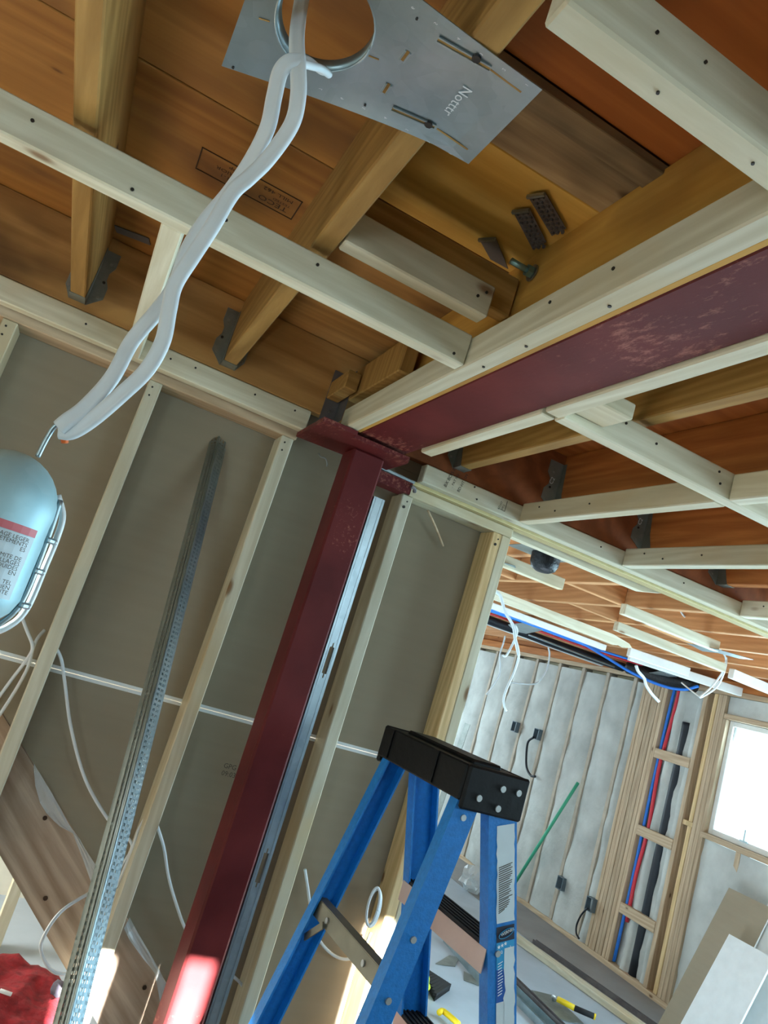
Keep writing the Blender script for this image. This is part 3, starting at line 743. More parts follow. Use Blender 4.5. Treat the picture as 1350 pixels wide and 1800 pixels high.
# toothed steel plates on the ochre patch
def plate(c4, lab, teeth=True):
    t = empty('steel_plate', (c4[0].x, c4[0].y, c4[0].z), lab, 'steel plate', 'dark steel plates on the ochre subfloor patch')
    bm = bmesh.new(); up = Vector((0, 0, .002))
    A = [bm.verts.new(p) for p in c4]; B = [bm.verts.new(p + up) for p in c4]
    bm.faces.new(A); bm.faces.new(B[::-1])
    for i in range(4): bm.faces.new((A[i], B[i], B[(i + 1) % 4], A[(i + 1) % 4]))
    finish('plate', bm, 'dark_steel', t)
    e1 = c4[1] - c4[0]; e2 = c4[3] - c4[0]
    bm = bmesh.new(); bar(bm, c4[0] - Vector((0, 0, .003)), c4[1] - Vector((0, 0, .003)), .006, .006); finish('folded_lip', bm, 'galvanised_dull', t)
    if teeth:
        bm = bmesh.new()
        for i in range(3):
            for k in range(9):
                p = c4[0] + e1 * ((i + .6 + .25 * (k % 2)) / 3.4) + e2 * ((k + .8) / 9.6)
                cyl(bm, p - Vector((0, 0, .002)), (0, 0, 1), .003, .005, 6, .0042)
        tag(finish('teeth', bm, 'dark_steel', t), kind='stuff')
zp = .868
plate([PZ(901, 371, zp), PZ(931, 367, zp), PZ(960, 426, zp), PZ(937, 440, zp)], 'toothed dark steel plate, nearer the bolt')
plate([PZ(927, 344, zp), PZ(958, 339, zp), PZ(995, 402, zp), PZ(970, 415, zp)], 'toothed dark steel plate, nearer the mouldy grey board')
plate([PZ(842, 420, zp), PZ(871, 418, zp), PZ(893, 473, zp), PZ(862, 456, zp)], 'smooth dark steel plate behind the pale block', False)
# perforated strap by the left joist
zq = .872
t = empty('steel_plate', (-.19, 1.75, zq), 'dark perforated steel strap on the subfloor right of the left joist', 'steel plate', 'dark steel plates on the ochre subfloor patch')
bm = bmesh.new(); bar(bm, PZ(203, 402, zq), PZ(263, 425, zq), .035, .002); finish('plate', bm, 'dark_steel', t)

# ================================================================== mounting plate of the can light
mp = empty('light_mounting_plate', (.12, .74, .66), 'thin galvanised mounting plate with a round hole screwed to the joist', 'mounting plate')
HC = Vector((.040, .736)); HR = .055
def pz(x, y):   # the free left end is bent down away from the joist
    k = min(1.0, max(0.0, (.250 - x) / .30)) ** 1.25
    return .667 - k * .50 * (y - .690)
bm = bmesh.new()
# the sheet: fan of quads from the hole edge to the outline
outl = []
X0, X1, Y0, Y1 = -.047, .280, .655, .822
n_ = 72
def edge_pt(a):
    dx, dy = math.cos(a), math.sin(a); best = 9
    for d in ((X0 - HC.x) / dx if dx < -1e-9 else 9, (X1 - HC.x) / dx if dx > 1e-9 else 9, (Y0 - HC.y) / dy if dy < -1e-9 else 9, (Y1 - HC.y) / dy if dy > 1e-9 else 9):
        if 0 < d < best: best = d
    return HC + Vector((dx, dy)) * best
angs = sorted([2 * math.pi * k / n_ for k in range(n_)] + [math.atan2(cy - HC.y, cx - HC.x) % (2 * math.pi) for cx in (X0, X1) for cy in (Y0, Y1)])
rings = []
for a in angs:
    e_ = edge_pt(a); i_ = HC + Vector((math.cos(a), math.sin(a))) * HR; row = []
    for k in range(7):
        p = i_.lerp(e_, k / 6); row.append(bm.verts.new((p.x, p.y, pz(p.x, p.y))))
    rings.append(row)
for A, B in zip(rings, rings[1:] + rings[:1]):
    for k in range(6): bm.faces.new((A[k], A[k + 1], B[k + 1], B[k]))
so = finish('sheet', bm, 'galvanised', mp)
md = so.modifiers.new('thickness', 'SOLIDIFY'); md.thickness = .0012
bm = bmesh.new(); loop = [Vector((HC.x + HR * math.cos(a), HC.y + HR * math.sin(a), pz(HC.x + HR * math.cos(a), HC.y + HR * math.sin(a)) + .001)) for a in [2 * math.pi * k / 48 for k in range(49)]]
vs1 = [bm.verts.new(p) for p in loop[:-1]]; vs2 = [bm.verts.new(p + Vector((0, 0, .014)) + (Vector((HC.x, HC.y, p.z)) - p) * .03) for p in loop[:-1]]
for i in range(48): bm.faces.new((vs1[i], vs1[(i + 1) % 48], vs2[(i + 1) % 48], vs2[i]))
ro = finish('collar', bm, 'galvanised', mp, True); md = ro.modifiers.new('thickness', 'SOLIDIFY'); md.thickness = .0015
wire('rolled_rim', [p - Vector((0, 0, .001)) for p in loop], .0016, 'galvanised', mp, 1, 6)
def onplate(u, v):   # where a sight line meets the bent sheet
    z_ = .66
    for _ in range(12):
        p = PZ(u, v, z_); z_ = pz(p.x, p.y)
    p = PZ(u, v, z_ - .0012); return p
def slot(u0, v0, u1, v1, wd, lip=True):
    a = PZ(u0, v0, .6652); b_ = PZ(u1, v1, .6652)
    a = onplate(u0, v0); b_ = onplate(u1, v1)
    bm = bmesh.new(); bar(bm, a, b_, wd, .0006); finish('slot', bm, 'old_joist_X', mp)
    if lip:
        for s_ in (-1, 1):
            d = (b_ - a).normalized(); sd = d.cross(Vector((0, 0, 1))) * s_ * (wd / 2 + .001)
            bm = bmesh.new(); bar(bm, a + sd - Vector((0, 0, .001)), b_ + sd - Vector((0, 0, .001)), .002, .002); finish('slot_lip', bm, 'galvanised', mp)
slot(770, 68, 862, 120, .0045); slot(862, 122, 916, 162, .0025, False)
slot(690, 190, 765, 222, .0045); slot(768, 226, 822, 263, .0025, False)
slot(706, 106, 718, 90, .004); slot(674, 163, 684, 147, .004)
slot(455, 32, 474, 38, .0018, False); slot(648, 98, 666, 105, .0018, False); slot(531, 146, 537, 134, .0015, False)
for u, v in ((838, 101), (754, 217)): screw(mp, onplate(u, v) - Vector((0, 0, .0015)), 'Z', 'screw_black', .0055)
for u, v in ((410, 118), (733, 32), (642, 184)): screw(mp, onplate(u, v), 'Z', 'screw_black', .0016)
eo = onplate(816, 148) - Vector((0, 0, .0012)); text('embossed_print', 'Notttr', .019, eo, onplate(783, 190) - Vector((0, 0, .002)) - eo, onplate(836, 166) - Vector((0, 0, .0012)) - eo, 'ink_white', mp)
for k in range(7):
    text('scale_print', str(7 - k), .006, onplate(560 + k * 38, 156 + k * 17 + (k > 3) * (k - 3) * 4), (0, -1, 0), (1, 0, 0), 'ink_white', mp)
for k in range(6):
    text('scale_print', str(6 - k), .006, PZ(722 + k * 40, 14 + k * 27, .6645), (0, -1, 0), (1, 0, 0), 'ink_white', mp)

# ================================================================== cable, hook lamp
def pd(u, v, d): return ray(u, v) * (d / FPX)
c1 = [pd(545, -60, .90), pd(532, -8, .86), pd(522, 60, .82), pd(524, 120, .785), pd(524, 170, .78), pd(512, 220, .785), pd(472, 278, .79), pd(438, 312, .79), pd(408, 340, .79), pd(372, 400, .79), pd(338, 452, .79), pd(308, 500, .79), pd(297, 545, .79), pd(286, 600, .79), pd(258, 650, .79), pd(215, 692, .79), pd(165, 735, .79), pd(128, 758, .79), pd(104, 758, .79)]
c2 = [pd(572, 128, .86), pd(552, 114, .815), pd(518, 106, .785), pd(494, 124, .782), pd(482, 170, .785), pd(470, 225, .79), pd(440, 285, .80), pd(402, 340, .805), pd(362, 388, .805), pd(330, 440, .805), pd(306, 505, .805), pd(272, 552, .80), pd(232, 600, .80), pd(196, 665, .795), pd(150, 716, .79), pd(118, 740, .785), pd(104, 752, .785)]
cbl = empty('lamp_cable', (0, .8, .4), 'pair of twisted white electrical cables looping from the plate to the lamp', 'cable')
wire('cable_strand', c1, .0088, 'cable_white', cbl, 10, 20, .62, FWD, .38)
wire('cable_strand', c2, .0088, 'cable_white', cbl, 10, 20, .62, FWD, .38)
wn = empty('wire_nut', tuple(pd(114, 772, .80)), 'small orange wire nut at the end of the white cable', 'wire nut')
bm = bmesh.new(); tube(bm, [pd(113, 764, .80), pd(114, 779, .80)], [.0048, .0036], 8); finish('cap', bm, 'wire_nut', wn, True)

LC = pd(2, 900, .80); lx, ly = LC.x - .004, LC.y + .004
ZT = pd(5, 782, .80).z; LRr = .056
ZBt = ZT - .21
lamp = empty('work_lamp', (lx, ly, ZBt), 'caged metal work lamp hanging by its hook from the white cable', 'lamp')
view = Vector((-lx, -ly)).normalized()
ang0 = math.atan2(view.y, view.x)
bm = bmesh.new()
na, nz_ = 28, 12
prof = []
for k in range(9):
    a = math.pi / 2 * k / 8; prof.append((LRr * math.sin(a), ZT - .058 * (1 - math.cos(a))))
prof += [(LRr, ZT - .09), (LRr, ZT - .13), (LRr, ZT - .155), (LRr * .9, ZT - .17), (LRr * .6, ZT - .19), (LRr * .42, ZT - .21)]
gr = []
for r_, z_ in prof:
    hw = 2.8 if z_ > ZT - .045 else (2.3 if z_ > ZT - .06 else 1.75)      # hood wrapped over the top to cut the bulb's up-light; half-shell body
    gr.append([bm.verts.new((lx + max(r_, .0005) * math.cos(ang0 - hw + 2 * hw * k / na), ly + max(r_, .0005) * math.sin(ang0 - hw + 2 * hw * k / na), z_)) for k in range(na + 1)])
for A, B in zip(gr, gr[1:]):
    for k in range(na): bm.faces.new((A[k], A[k + 1], B[k + 1], B[k]))
sh = finish('shield', bm, 'lamp_tin', lamp, True); md = sh.modifiers.new('thickness', 'SOLIDIFY'); md.thickness = .001
def cylp(a, z, r=LRr): return Vector((lx + r * math.cos(ang0 + a), ly + r * math.sin(ang0 + a), z))
def rim_wire(nm, pts, r=.0021): wire(nm, pts, r, 'guard_glare' if nm.startswith('guard') else 'galvanised', lamp, 6, 7)
# rolled seam of the shield and the outer guard wire
for a in (1.55, -1.55):
    rim_wire('shield_bead', [cylp(a, ZT - .035, LRr * .98), cylp(a, ZT - .08, LRr * 1.03), cylp(a, ZT - .155, LRr * 1.03), cylp(a, ZT - .19, LRr * .75)], .003)
for a in (1.75, -1.75, 2.35, -2.35, 3.14):
    rim_wire('guard_wire', [cylp(a, ZT - .030, LRr * .92), cylp(a, ZT - .050, LRr * 1.16), cylp(a, ZT - .075, LRr * 1.22), cylp(a, ZT - .11, LRr * 1.22), cylp(a, ZT - .16, LRr * 1.2), cylp(a, ZT - .185, LRr * 1.0), cylp(a, ZT - .205, LRr * .55)], .0038)
for z_ in (ZT - .082, ZT - .118, ZT - .158):
    rim_wire('guard_ring', [cylp(s, z_, LRr * 1.2) for s in [1.6 + (2 * math.pi - 3.2) * k / 12 for k in range(13)]], .002)
for z_ in (ZT - .082, ZT - .118, ZT - .158):
    for s in (1, -1):
        bm = bmesh.new(); bar(bm, cylp(1.45 * s, z_, LRr * 1.02), cylp(1.72 * s, z_, LRr * 1.22), .007, .007, (0, 0, 1), .002); finish('hinge_tab', bm, 'galvanised', lamp)
hk = [pd(66, 803, .80), pd(80, 775, .80), pd(94, 752, .80), pd(104, 746, .80), pd(113, 749, .795), pd(112, 760, .79), pd(104, 764, .79)]
wire('hook', hk, .0028, 'galvanised', lamp, 8, 8)
bm = bmesh.new()
def cyl_patch(bm, a0, a1, z0, z1, r, n=10):
    A = [bm.verts.new(cylp(a0 + (a1 - a0) * k / n, z0, r)) for k in range(n + 1)]; B = [bm.verts.new(cylp(a0 + (a1 - a0) * k / n, z1, r)) for k in range(n + 1)]
    for k in range(n): bm.faces.new((A[k], A[k + 1], B[k + 1], B[k]))
cyl_patch(bm, -.9, .86, ZT - .155, ZT - .086, LRr + .0012); finish('label_sheet', bm, 'label_white', lamp)
bm = bmesh.new(); cyl_patch(bm, -.9, .86, ZT - .0855, ZT - .077, LRr + .0012); finish('label_band', bm, 'label_red', lamp)
for k, tx in enumerate(('USAGE LEGER', 'VETEMENTS', 'ES', '', 'PROXIMITE DE', 'ENTORTILLAGES', 'OU LIQUIDES', 'EN', '', 'R TEL', 'DIEN', 'ENTE')):
    if not tx: continue
    a = .30; p = cylp(a, ZT - .0925 - k * .0052, LRr + .0045)
    rt = Vector((-math.sin(ang0 + a), math.cos(ang0 + a), 0))
    text('label_print', tx, .0062, p + rt * .022, rt, (0, 0, 1), 'ink_grey', lamp, 'RIGHT')
bm = bmesh.new(); bmesh.ops.create_uvsphere(bm, u_segments=16, v_segments=10, radius=.026)
for v in bm.verts: v.co += Vector((lx, ly + .012, ZT - .105))
finish('bulb', bm, 'bulb_glow', lamp, True)
bm = bmesh.new(); cyl(bm, (lx, ly + .005, ZT - .165), (0, 0, 1), .018, .06, 14); finish('socket', bm, 'black_plastic', lamp, True)
bm = bmesh.new(); cyl(bm, (lx, ly, ZT - .27), (0, 0, 1), .017, .14, 14); finish('handle', bm, 'black_rubber', lamp, True)

# ================================================================== stair side
sg = empty('stair_stringer', (.3, 2.22, FL), 'broad diagonal plywood stair stringer behind the studs', 'stair stringer')
bm = bmesh.new()
xl, xr_ = -1.2, 1.25
prism(bm, [(xl, SLO(xl)), (1.005, FL + .001), (1.28, FL + .001), (1.28, SU(1.28)), (xl, SU(xl))], YD + .0003, YD + .038)
so = finish('plank', bm, 'stringer_wood', sg)
for u, v in ((79, 1438), (80, 1579), (254, 1736)): screw(sg, PY(u, v, YD - .001), 'Y', 'ink', .006)
def film(pts, lab, seed):
    pts = [(u, v) for u, v in pts]
    n = len(pts) // 2
    top, bot = pts[:n], pts[n:]
    bm = bmesh.new(); rows = []
    for k in range(n):
        row = []
        for j in range(6):
            t = j / 5; u = top[k][0] * (1 - t) + bot[k][0] * t; v = top[k][1] * (1 - t) + bot[k][1] * t
            yy = YD - .008 - .012 * abs(noise.noise(Vector((u * .06 + seed, v * .05, j * .7))))
            row.append(bm.verts.new(PY(u, v, yy)))
        rows.append(row)
    for A, B in zip(rows, rows[1:]):
        for j in range(5): bm.faces.new((A[j], A[j + 1], B[j + 1], B[j]))
    bmesh.ops.subdivide_edges(bm, edges=bm.edges[:], cuts=1, use_grid_fill=True)
    for v in bm.verts: v.co.y += noise.noise(v.co * 40) * .006 - .004
    tag(finish('plastic_film', bm, 'poly_film'), lab, 'plastic film', 'torn vapour barrier along the stringer')
film([(60, 1342), (72, 1362), (88, 1388), (105, 1418), (122, 1450), (140, 1474), (155, 1500), (172, 1524),
      (59, 1350), (62, 1380), (70, 1410), (82, 1430), (105, 1452), (128, 1464), (142, 1500), (162, 1556)], 'torn translucent plastic film on the stringer left of the metal beads', 1.0)
film([(228, 1612), (243, 1640), (262, 1672), (280, 1704), (297, 1738), (218, 1630), (228, 1652), (250, 1682), (272, 1710), (281, 1760)], 'torn translucent plastic film between the stud and the red column', 5.0)
# red quilted coat heaped on the floor behind the studs
coat = empty('quilted_coat', (.35, 2.75, FL), 'red quilted coat heaped behind the studs in the lower left corner', 'coat')
bm = bmesh.new(); g = []
for i in range(41):
    row = []
    for k in range(25):
        x = -.25 + 1.0 * i / 40; y = 2.42 + .60 * k / 24
        ex = max(0, 1 - ((x - .18) / .50) ** 2); ey = max(0, 1 - ((y - 2.74) / .32) ** 2)
        h = .30 * min(1, 1.5 * ex) ** .6 * min(1, 1.4 * ey) ** .5 * (1 - .35 * max(0, (x - .25)) / .5)
        h += (.035 * noise.noise(Vector((x * 9, y * 9, 2))) + .015 * noise.noise(Vector((x * 26, y * 24, 7)))) * (1 if h > .05 else 0)
        row.append(bm.verts.new((x, y, FL + .012 + max(0, h))))
    g.append(row)
for i in range(40):
    for k in range(24): bm.faces.new((g[i][k], g[i + 1][k], g[i + 1][k + 1], g[i][k + 1]))
finish('body', bm, 'red_quilt', coat, True)
wire('sleeve_cuff', [PY(98, 1735, 2.58), PY(104, 1738, 2.57), PY(108, 1744, 2.57)], .022, 'knit_grey', coat, 4, 8)
wire('white_strip', [PY(0, 1741, 2.5), PY(20, 1748, 2.5)], .006, 'paper_white', coat, 4, 6)

# ================================================================== corner beads leaning on the wall
bd = empty('corner_beads', (.35, 1.0, FL), 'bundle of long perforated metal corner beads leaning on the drywall', 'corner bead')
T0 = Vector((.262, 2.192, .503)); B0 = Vector((.298, 1.0, FL + .002))
ax = (T0 - B0); LN = ax.length; ax.normalize()
sd = ax.cross(Vector((0, 1, 0))).normalized() * -1      # across, to the right
if sd.x < 0: sd = -sd
nd = ax.cross(sd).normalized()
if nd.y > 0: nd = -nd                                     # towards the viewer
def bead(off, k):
    o = B0 + off
    f1 = (sd * .85 + nd * -.45).normalized(); f2 = (-sd * .62 - nd * .72).normalized()
    wd = .030
    ln = LN - .03 * k
    bm = bmesh.new()
    tube(bm, [o, o + ax * ln], .0026, 6); finish('nose', bm, 'galvanised', bd, True)
    for fi, f in enumerate((f1, f2)):
        nn = ax.cross(f)
        bm = bmesh.new()
        for a0, a1 in ((.0, .0065), (.0125, .0165), (.0235, wd)):
            obox(bm, o + ax * ln / 2 + f * (a0 + a1) / 2, ax, f, nn, ln / 2, (a1 - a0) / 2, .0004)
        if fi == 0 or k == 0:
            stp = .0125
            for q in range(int(ln / stp)):
                obox(bm, o + ax * (q * stp) + f * wd / 2, ax, f, nn, .0032, wd / 2, .0004)
        finish('perforated_flange', bm, 'galvanised' if fi == 0 else 'galvanised_dull', bd)
bead(Vector((0, 0, 0)), 0); bead(nd * .006 + sd * .003, 1)

# ================================================================== ladder
lad = empty('step_ladder', (.83, 1.38, FL), 'blue fibreglass step ladder with a black plastic top', 'ladder')
WV = Vector((math.cos(-1.511), math.sin(-1.511), 0)); NV = Vector((-WV.y, WV.x, 0))
CP = Vector((.833, 1.377, 0))
RAILS = {'front_near': (Vector((.878, 1.225, -.165)), Vector((1.312, 1.192, FL)), 1), 'rear_near': (Vector((.808, 1.221, -.165)), Vector((.533, 1.145, FL)), 1),
         'rear_far': (Vector((.789, 1.529, -.165)), Vector((.507, 1.572, FL)), -1), 'front_far': (Vector((.859, 1.534, -.165)), Vector((1.286, 1.619, FL)), -1)}
RF = {}
def rail(key, wid):
    T, F, s = RAILS[key]
    d = (F - T).normalized()
    a = (NV - d * NV.dot(d)).normalized(); b_ = d.cross(a).normalized()
    if b_.dot(WV) * s < 0: b_ = -b_          # outward
    h = wid / 2; fw = .027; tk = .0045
    prof = [(-h, 0), (h, 0), (h, -fw), (h - tk, -fw), (h - tk, -tk), (-h + tk, -tk), (-h + tk, -fw), (-h, -fw)]
    bm = bmesh.new()
    A = [bm.verts.new(T + a * x + b_ * y) for x, y in prof]; B = [bm.verts.new(F + a * x + b_ * y) for x, y in prof]
    n = len(prof)
    bm.faces.new(A); bm.faces.new(B[::-1])
    for i in range(n): bm.faces.new((A[i], B[i], B[(i + 1) % n], A[(i + 1) % n]))
    RF[key] = (T, F, d, a, b_, h)
    return finish('rail', bm, 'fibreglass_blue', lad)
r1 = rail('front_near', .066); r2 = rail('rear_near', .050); r3 = rail('rear_far', .050); r4 = rail('front_far', .066)
def on_rail(key, z):
    T, F = RF[key][0], RF[key][1]; t = (z - T.z) / (F.z - T.z); return T.lerp(F, t)
# steps
for z in (-.43, -.705, -.985, -1.265):
    p = on_rail('front_near', z) - RF['front_near'][4] * .004; q = on_rail('front_far', z) - RF['front_far'][4] * .004
    dd = (q - p).normalized(); nn = Vector((dd.y, -dd.x, 0)).normalized()
    if nn.dot(NV) < 0: nn = -nn
    st_ = empty('step', tuple((p + q) / 2)); st_.parent = lad; st_.location -= wloc(lad)
    bm = bmesh.new(); bar(bm, p + nn * .002, q + nn * .002, .072, .004, (0, 0, 1), .001); finish('tread', bm, 'black_rubber', st_)
    for k in range(6):
        bm = bmesh.new(); o_ = nn * (-.031 + k * .0125) + Vector((0, 0, .003)); bar(bm, p + o_, q + o_, .005, .003); finish('grip_ridge', bm, 'black_rubber', st_)
    for s_ in (-1, 1):
        bm = bmesh.new(); o_ = nn * (.002 + s_ * .036) - Vector((0, 0, .022)); bar(bm, p + o_, q + o_, .002, .042); finish('step_face', bm, 'step_face', st_)
# rear horizontal braces + spreader stubs
for z in (-.515, -.92, -1.32):
    p = on_rail('rear_near', z); q = on_rail('rear_far', z); p, q = p.lerp(q, .02), q.lerp(p, .02)
    b_ = RF['rear_near'][3] * -.012
    bm = bmesh.new(); bar(bm, p + b_, q + b_, .003, .036, (0, 0, 1), .001); fo = finish('rear_brace', bm, 'brace_metal', lad)
    bm = bmesh.new(); bar(bm, p + b_ + Vector((.010, 0, .018)), q + b_ + Vector((.010, 0, .018)), .022, .002, (0, 0, 1)); finish('brace_lip', bm, 'brace_metal', fo)
    for t in (.25, .78):
        bm = bmesh.new(); cyl(bm, p.lerp(q, t) + b_ - Vector((.003, 0, 0)), (1, 0, 0), .006, .004, 10); finish('rivet', bm, 'rivet', fo)
    bm = bmesh.new(); bar(bm, q + Vector((-.004, -.07, -.01)) + b_, on_rail('rear_far', z - .06) + Vector((-.004, -.012, 0)), .014, .003, (1, 0, 0)); finish('diagonal_stay', bm, 'brace_metal', lad)
    bm = bmesh.new(); bm.free()
# cap
def cp(a, b_, z): return CP + WV * a + NV * b_ + Vector((0, 0, z))
cap = empty('ladder_top', tuple(cp(0, 0, -.15))); cap.parent = lad; cap.location -= wloc(lad)
bm = bmesh.new(); obox(bm, cp(0, .0, -.132), WV, NV, (0, 0, 1), .172, .068, .012, .005); finish('deck', bm, 'black_plastic', cap)
bm = bmesh.new(); obox(bm, cp(0, .0, -.118), WV, NV, (0, 0, 1), .13, .036, .006, .004); finish('tray', bm, 'black_plastic', cap)
bm = bmesh.new(); obox(bm, cp(.0, -.070, -.152), WV, NV, (0, 0, 1), .168, .004, .033, .003); finish('rear_skirt', bm, 'black_plastic', cap)
bm = bmesh.new(); obox(bm, cp(.0, .070, -.152), WV, NV, (0, 0, 1), .168, .004, .033, .003); finish('front_skirt', bm, 'black_plastic', cap)
for k in (-.13, .06): 
    bm = bmesh.new(); obox(bm, cp(k, -.075, -.15), WV, NV, (0, 0, 1), .012, .003, .031, .001); finish('skirt_rib', bm, 'black_plastic', cap)
for s in (1, -1):
    bm = bmesh.new(); obox(bm, cp(s * .170, .002, -.158), WV, NV, (0, 0, 1), .006, .072, .040, .004); pl = finish('end_plate', bm, 'black_plastic', cap)
    for b_, z in ((-.036, -.172), (.012, -.146), (.050, -.146), (.012, -.182)):
        bm = bmesh.new(); cyl(bm, cp(s * .177, b_, z), WV, .0062, .004, 12); finish('rivet', bm, 'rivet', pl)
for key in ('front_near', 'rear_near'):
    for z in (-.215, -.43, -.53, -.705) if key == 'rear_near' else (-.43, -.705):
        T, F, d, a, bb, h = RF[key]
        bm = bmesh.new(); cyl(bm, on_rail(key, z) + bb * .001 - a * (h * .35 if key == 'front_near' else 0), bb, .006, .004, 10); finish('rivet', bm, 'rivet', r1 if key == 'front_near' else r2)
# stickers on the near front rail
T, F, d, a, bb, h = RF['front_near']
def sticker(z0, z1, x0, x1, mat, lift=.0008, ragged=0, nm='sticker'):
    bm = bmesh.new(); n = 14; L_, R_ = [], []
    for k in range(n + 1):
        z = z0 + (z1 - z0) * k / n; c = on_rail('front_near', z) + bb * lift
        L_.append(bm.verts.new(c + a * (x0 + ragged * noise.noise(Vector((k * .9, x0 * 50, 1))))))
        R_.append(bm.verts.new(c + a * (x1 + ragged * noise.noise(Vector((k * .8, x1 * 70, 4))))))
    for k in range(n): bm.faces.new((L_[k], R_[k], R_[k + 1], L_[k + 1]))
    return finish(nm, bm, mat, r1)
sticker(-.212, -.380, -.014, .027, 'label_white', .0008, .003)
sticker(-.386, -.412, -.014, .027, 'label_navy', .0008)
sticker(-.4125, -.458, -.014, .027, 'label_cyan', .0008)
sticker(-.458, -.512, -.014, .027, 'label_blue', .0008)
sticker(-.5125, -.59, -.014, .027, 'label_white', .0008)
sticker(-.424, -.59, .004, .027, 'label_white', .0012, .006)
rt = a
upv = -d
def ltext(tx, size, z, x, mat): text('sticker_print', tx, size, on_rail('front_near', z) + bb * .0018 + a * x, a + upv * .22, upv, mat, r1)
ltext('WERNER', .0078, -.4025, -.004, 'ink_white')
bm = bmesh.new(); loop = [on_rail('front_near', -.399) + bb * .0016 + a * (.008 + .017 * math.cos(t_)) + (upv + a * .0) * (.007 * math.sin(t_)) + upv * .22 * .017 * math.cos(t_) for t_ in [2 * math.pi * k / 24 for k in range(25)]]
tube(bm, loop, .0007, 5, cap=False); finish('sticker_emblem', bm, 'label_cyan', r1)
def star(z, x):
    bm = bmesh.new(); c = on_rail('front_near', z) + bb * .0016 + a * x
    vv = [bm.verts.new(c + (a * math.sin(math.pi * k / 5) + upv * math.cos(math.pi * k / 5)) * (.0042 if k % 2 == 0 else .0018)) for k in range(10)]
    bm.faces.new(vv); finish('sticker_star', bm, 'ink_white', r1)
star(-.4195, -.009); star(-.4178, -.0015); star(-.416, .006)
ltext('250', .009, -.434, -.013, 'ink_white'); ltext('x3', .007, -.427, .013, 'ink_white')
# fine print lines (too small to read) as thin ruled marks
bm = bmesh.new()
for k in range(22):
    z = -.285 - k * .0037; c = on_rail('front_near', z) + bb * .0015
    x0 = -.010; x1 = .022 - .012 * max(0, (k - 15) / 6) - random.uniform(0, .008)
    bar(bm, c + a * x0 - upv * 0, c + a * x1 + upv * .006, .0003, .0014, upv)
tag(finish('sticker_fine_print', bm, 'ink_grey', r1), kind='stuff')
bm = bmesh.new()
for k in range(12):
    z = -.448 - k * .0048; c = on_rail('front_near', z) + bb * .0015
    bar(bm, c + a * -.011, c + a * (.001 - random.uniform(0, .005)) + upv * .003, .0003, .0013, upv)
tag(finish('sticker_fine_print', bm, 'ink_white', r1), kind='stuff')
# safety sticker on the far front rail
T4, F4, d4, a4, b4, h4 = RF['front_far']
bm = bmesh.new(); c0 = on_rail('front_far', -.46) - b4 * .0055; c1_ = on_rail('front_far', -.58) - b4 * .0055
vv = [bm.verts.new(p) for p in (c0 - a4 * .020, c0 + a4 * .022, c1_ + a4 * .022, c1_ - a4 * .020)]; bm.faces.new(vv); finish('sticker', bm, 'label_white', r4)
bm = bmesh.new()
for k in range(10):
    c = on_rail('front_far', -.468 - k * .011) - b4 * .0062; bar(bm, c - a4 * .016, c + a4 * (.018 - random.uniform(0, .01)), .0003, .003 if k == 0 else .0018, d4)
tag(finish('sticker_fine_print', bm, 'ink_grey', r4), kind='stuff')

# ================================================================== loose cables on the stud wall
def wcable(lab, pts, r=.0045, Y=2.17, group='white electrical cables on the stud wall'):
    P = [PY(p[0], p[1], p[2] if len(p) > 2 else Y) for p in pts]
    return tag(wire('house_cable', P, r, 'cable_white', None, 8, 8), lab, 'cable', group)
wcable('white cable dropping from behind the lamp to a staple on the stud', [(8, 1000, 2.18), (24, 1045, 2.18), (46, 1105, 2.16), (57, 1135, 2.15), (50, 1155, 2.16), (20, 1195, 2.18), (-20, 1250, 2.19)])
wcable('white cable stapled along the left side of the second stud', [(78, 1108, 2.19), (66, 1122, 2.17), (58, 1140, 2.16), (48, 1175, 2.16), (20, 1225, 2.17), (-30, 1300, 2.18)])
wcable('white cable curving down between second stud and metal beads', [(97, 1136, 2.13), (108, 1160, 2.14), (114, 1200, 2.15), (125, 1280, 2.16), (150, 1370, 2.16), (190, 1440, 2.17), (222, 1470, 2.17), (232, 1490, 2.16), (215, 1520, 2.17), (200, 1545, 2.17), (160, 1568, 2.16), (110, 1600, 2.12), (80, 1640, 2.10), (72, 1670, 2.10), (88, 1703, 2.10), (112, 1712, 2.11), (140, 1700, 2.14), (190, 1650, 2.16), (235, 1530, 2.165)])
wcable('white cable looped over a staple on the third stud', [(256, 1436, 2.165), (243, 1460, 2.155), (236, 1482, 2.15), (226, 1510, 2.16), (205, 1560, 2.165)])
wcable('white cable hanging behind the red column', [(276, 1450, 2.13), (288, 1490, 2.15), (296, 1540, 2.16), (310, 1590, 2.17), (330, 1640, 2.17), (370, 1690, 2.17), (412, 1718, 2.17), (428, 1735, 2.17), (437, 1750, 2.14)])
wcable('white cable hanging in a curve beside the ladder', [(536, 1528, 2.14), (541, 1560, 2.15), (548, 1610, 2.16), (560, 1650, 2.165), (585, 1678, 2.17), (612, 1686, 2.17), (636, 1672, 2.165), (652, 1640, 2.14)])
cl = empty('cable_coil', tuple(PY(655, 1590, 2.10)), 'small coil of white cable hung on the end stud by the ladder', 'cable')
for k in range(3):
    c = PY(655 + k, 1592 + k * 2, 2.10 + .004 * k)
    pts = [c + Vector((.018 * math.cos(t_) * (1 + .1 * k), -.004 + .002 * k, .052 * math.sin(t_) - .01 * math.cos(t_))) for t_ in [2 * math.pi * q / 14 for q in range(15)]]
    wire('loop', pts, .004, 'cable_white', cl, 4, 7)
rod = tag(wire('thin_rod', [PY(752, 897, 2.13), PY(765, 925, 2.15), PY(779, 960, 2.17)], .004, 'dusty_stud_Z', None, 3, 6), 'thin brown rod hanging in the bay right of the column', 'rod')
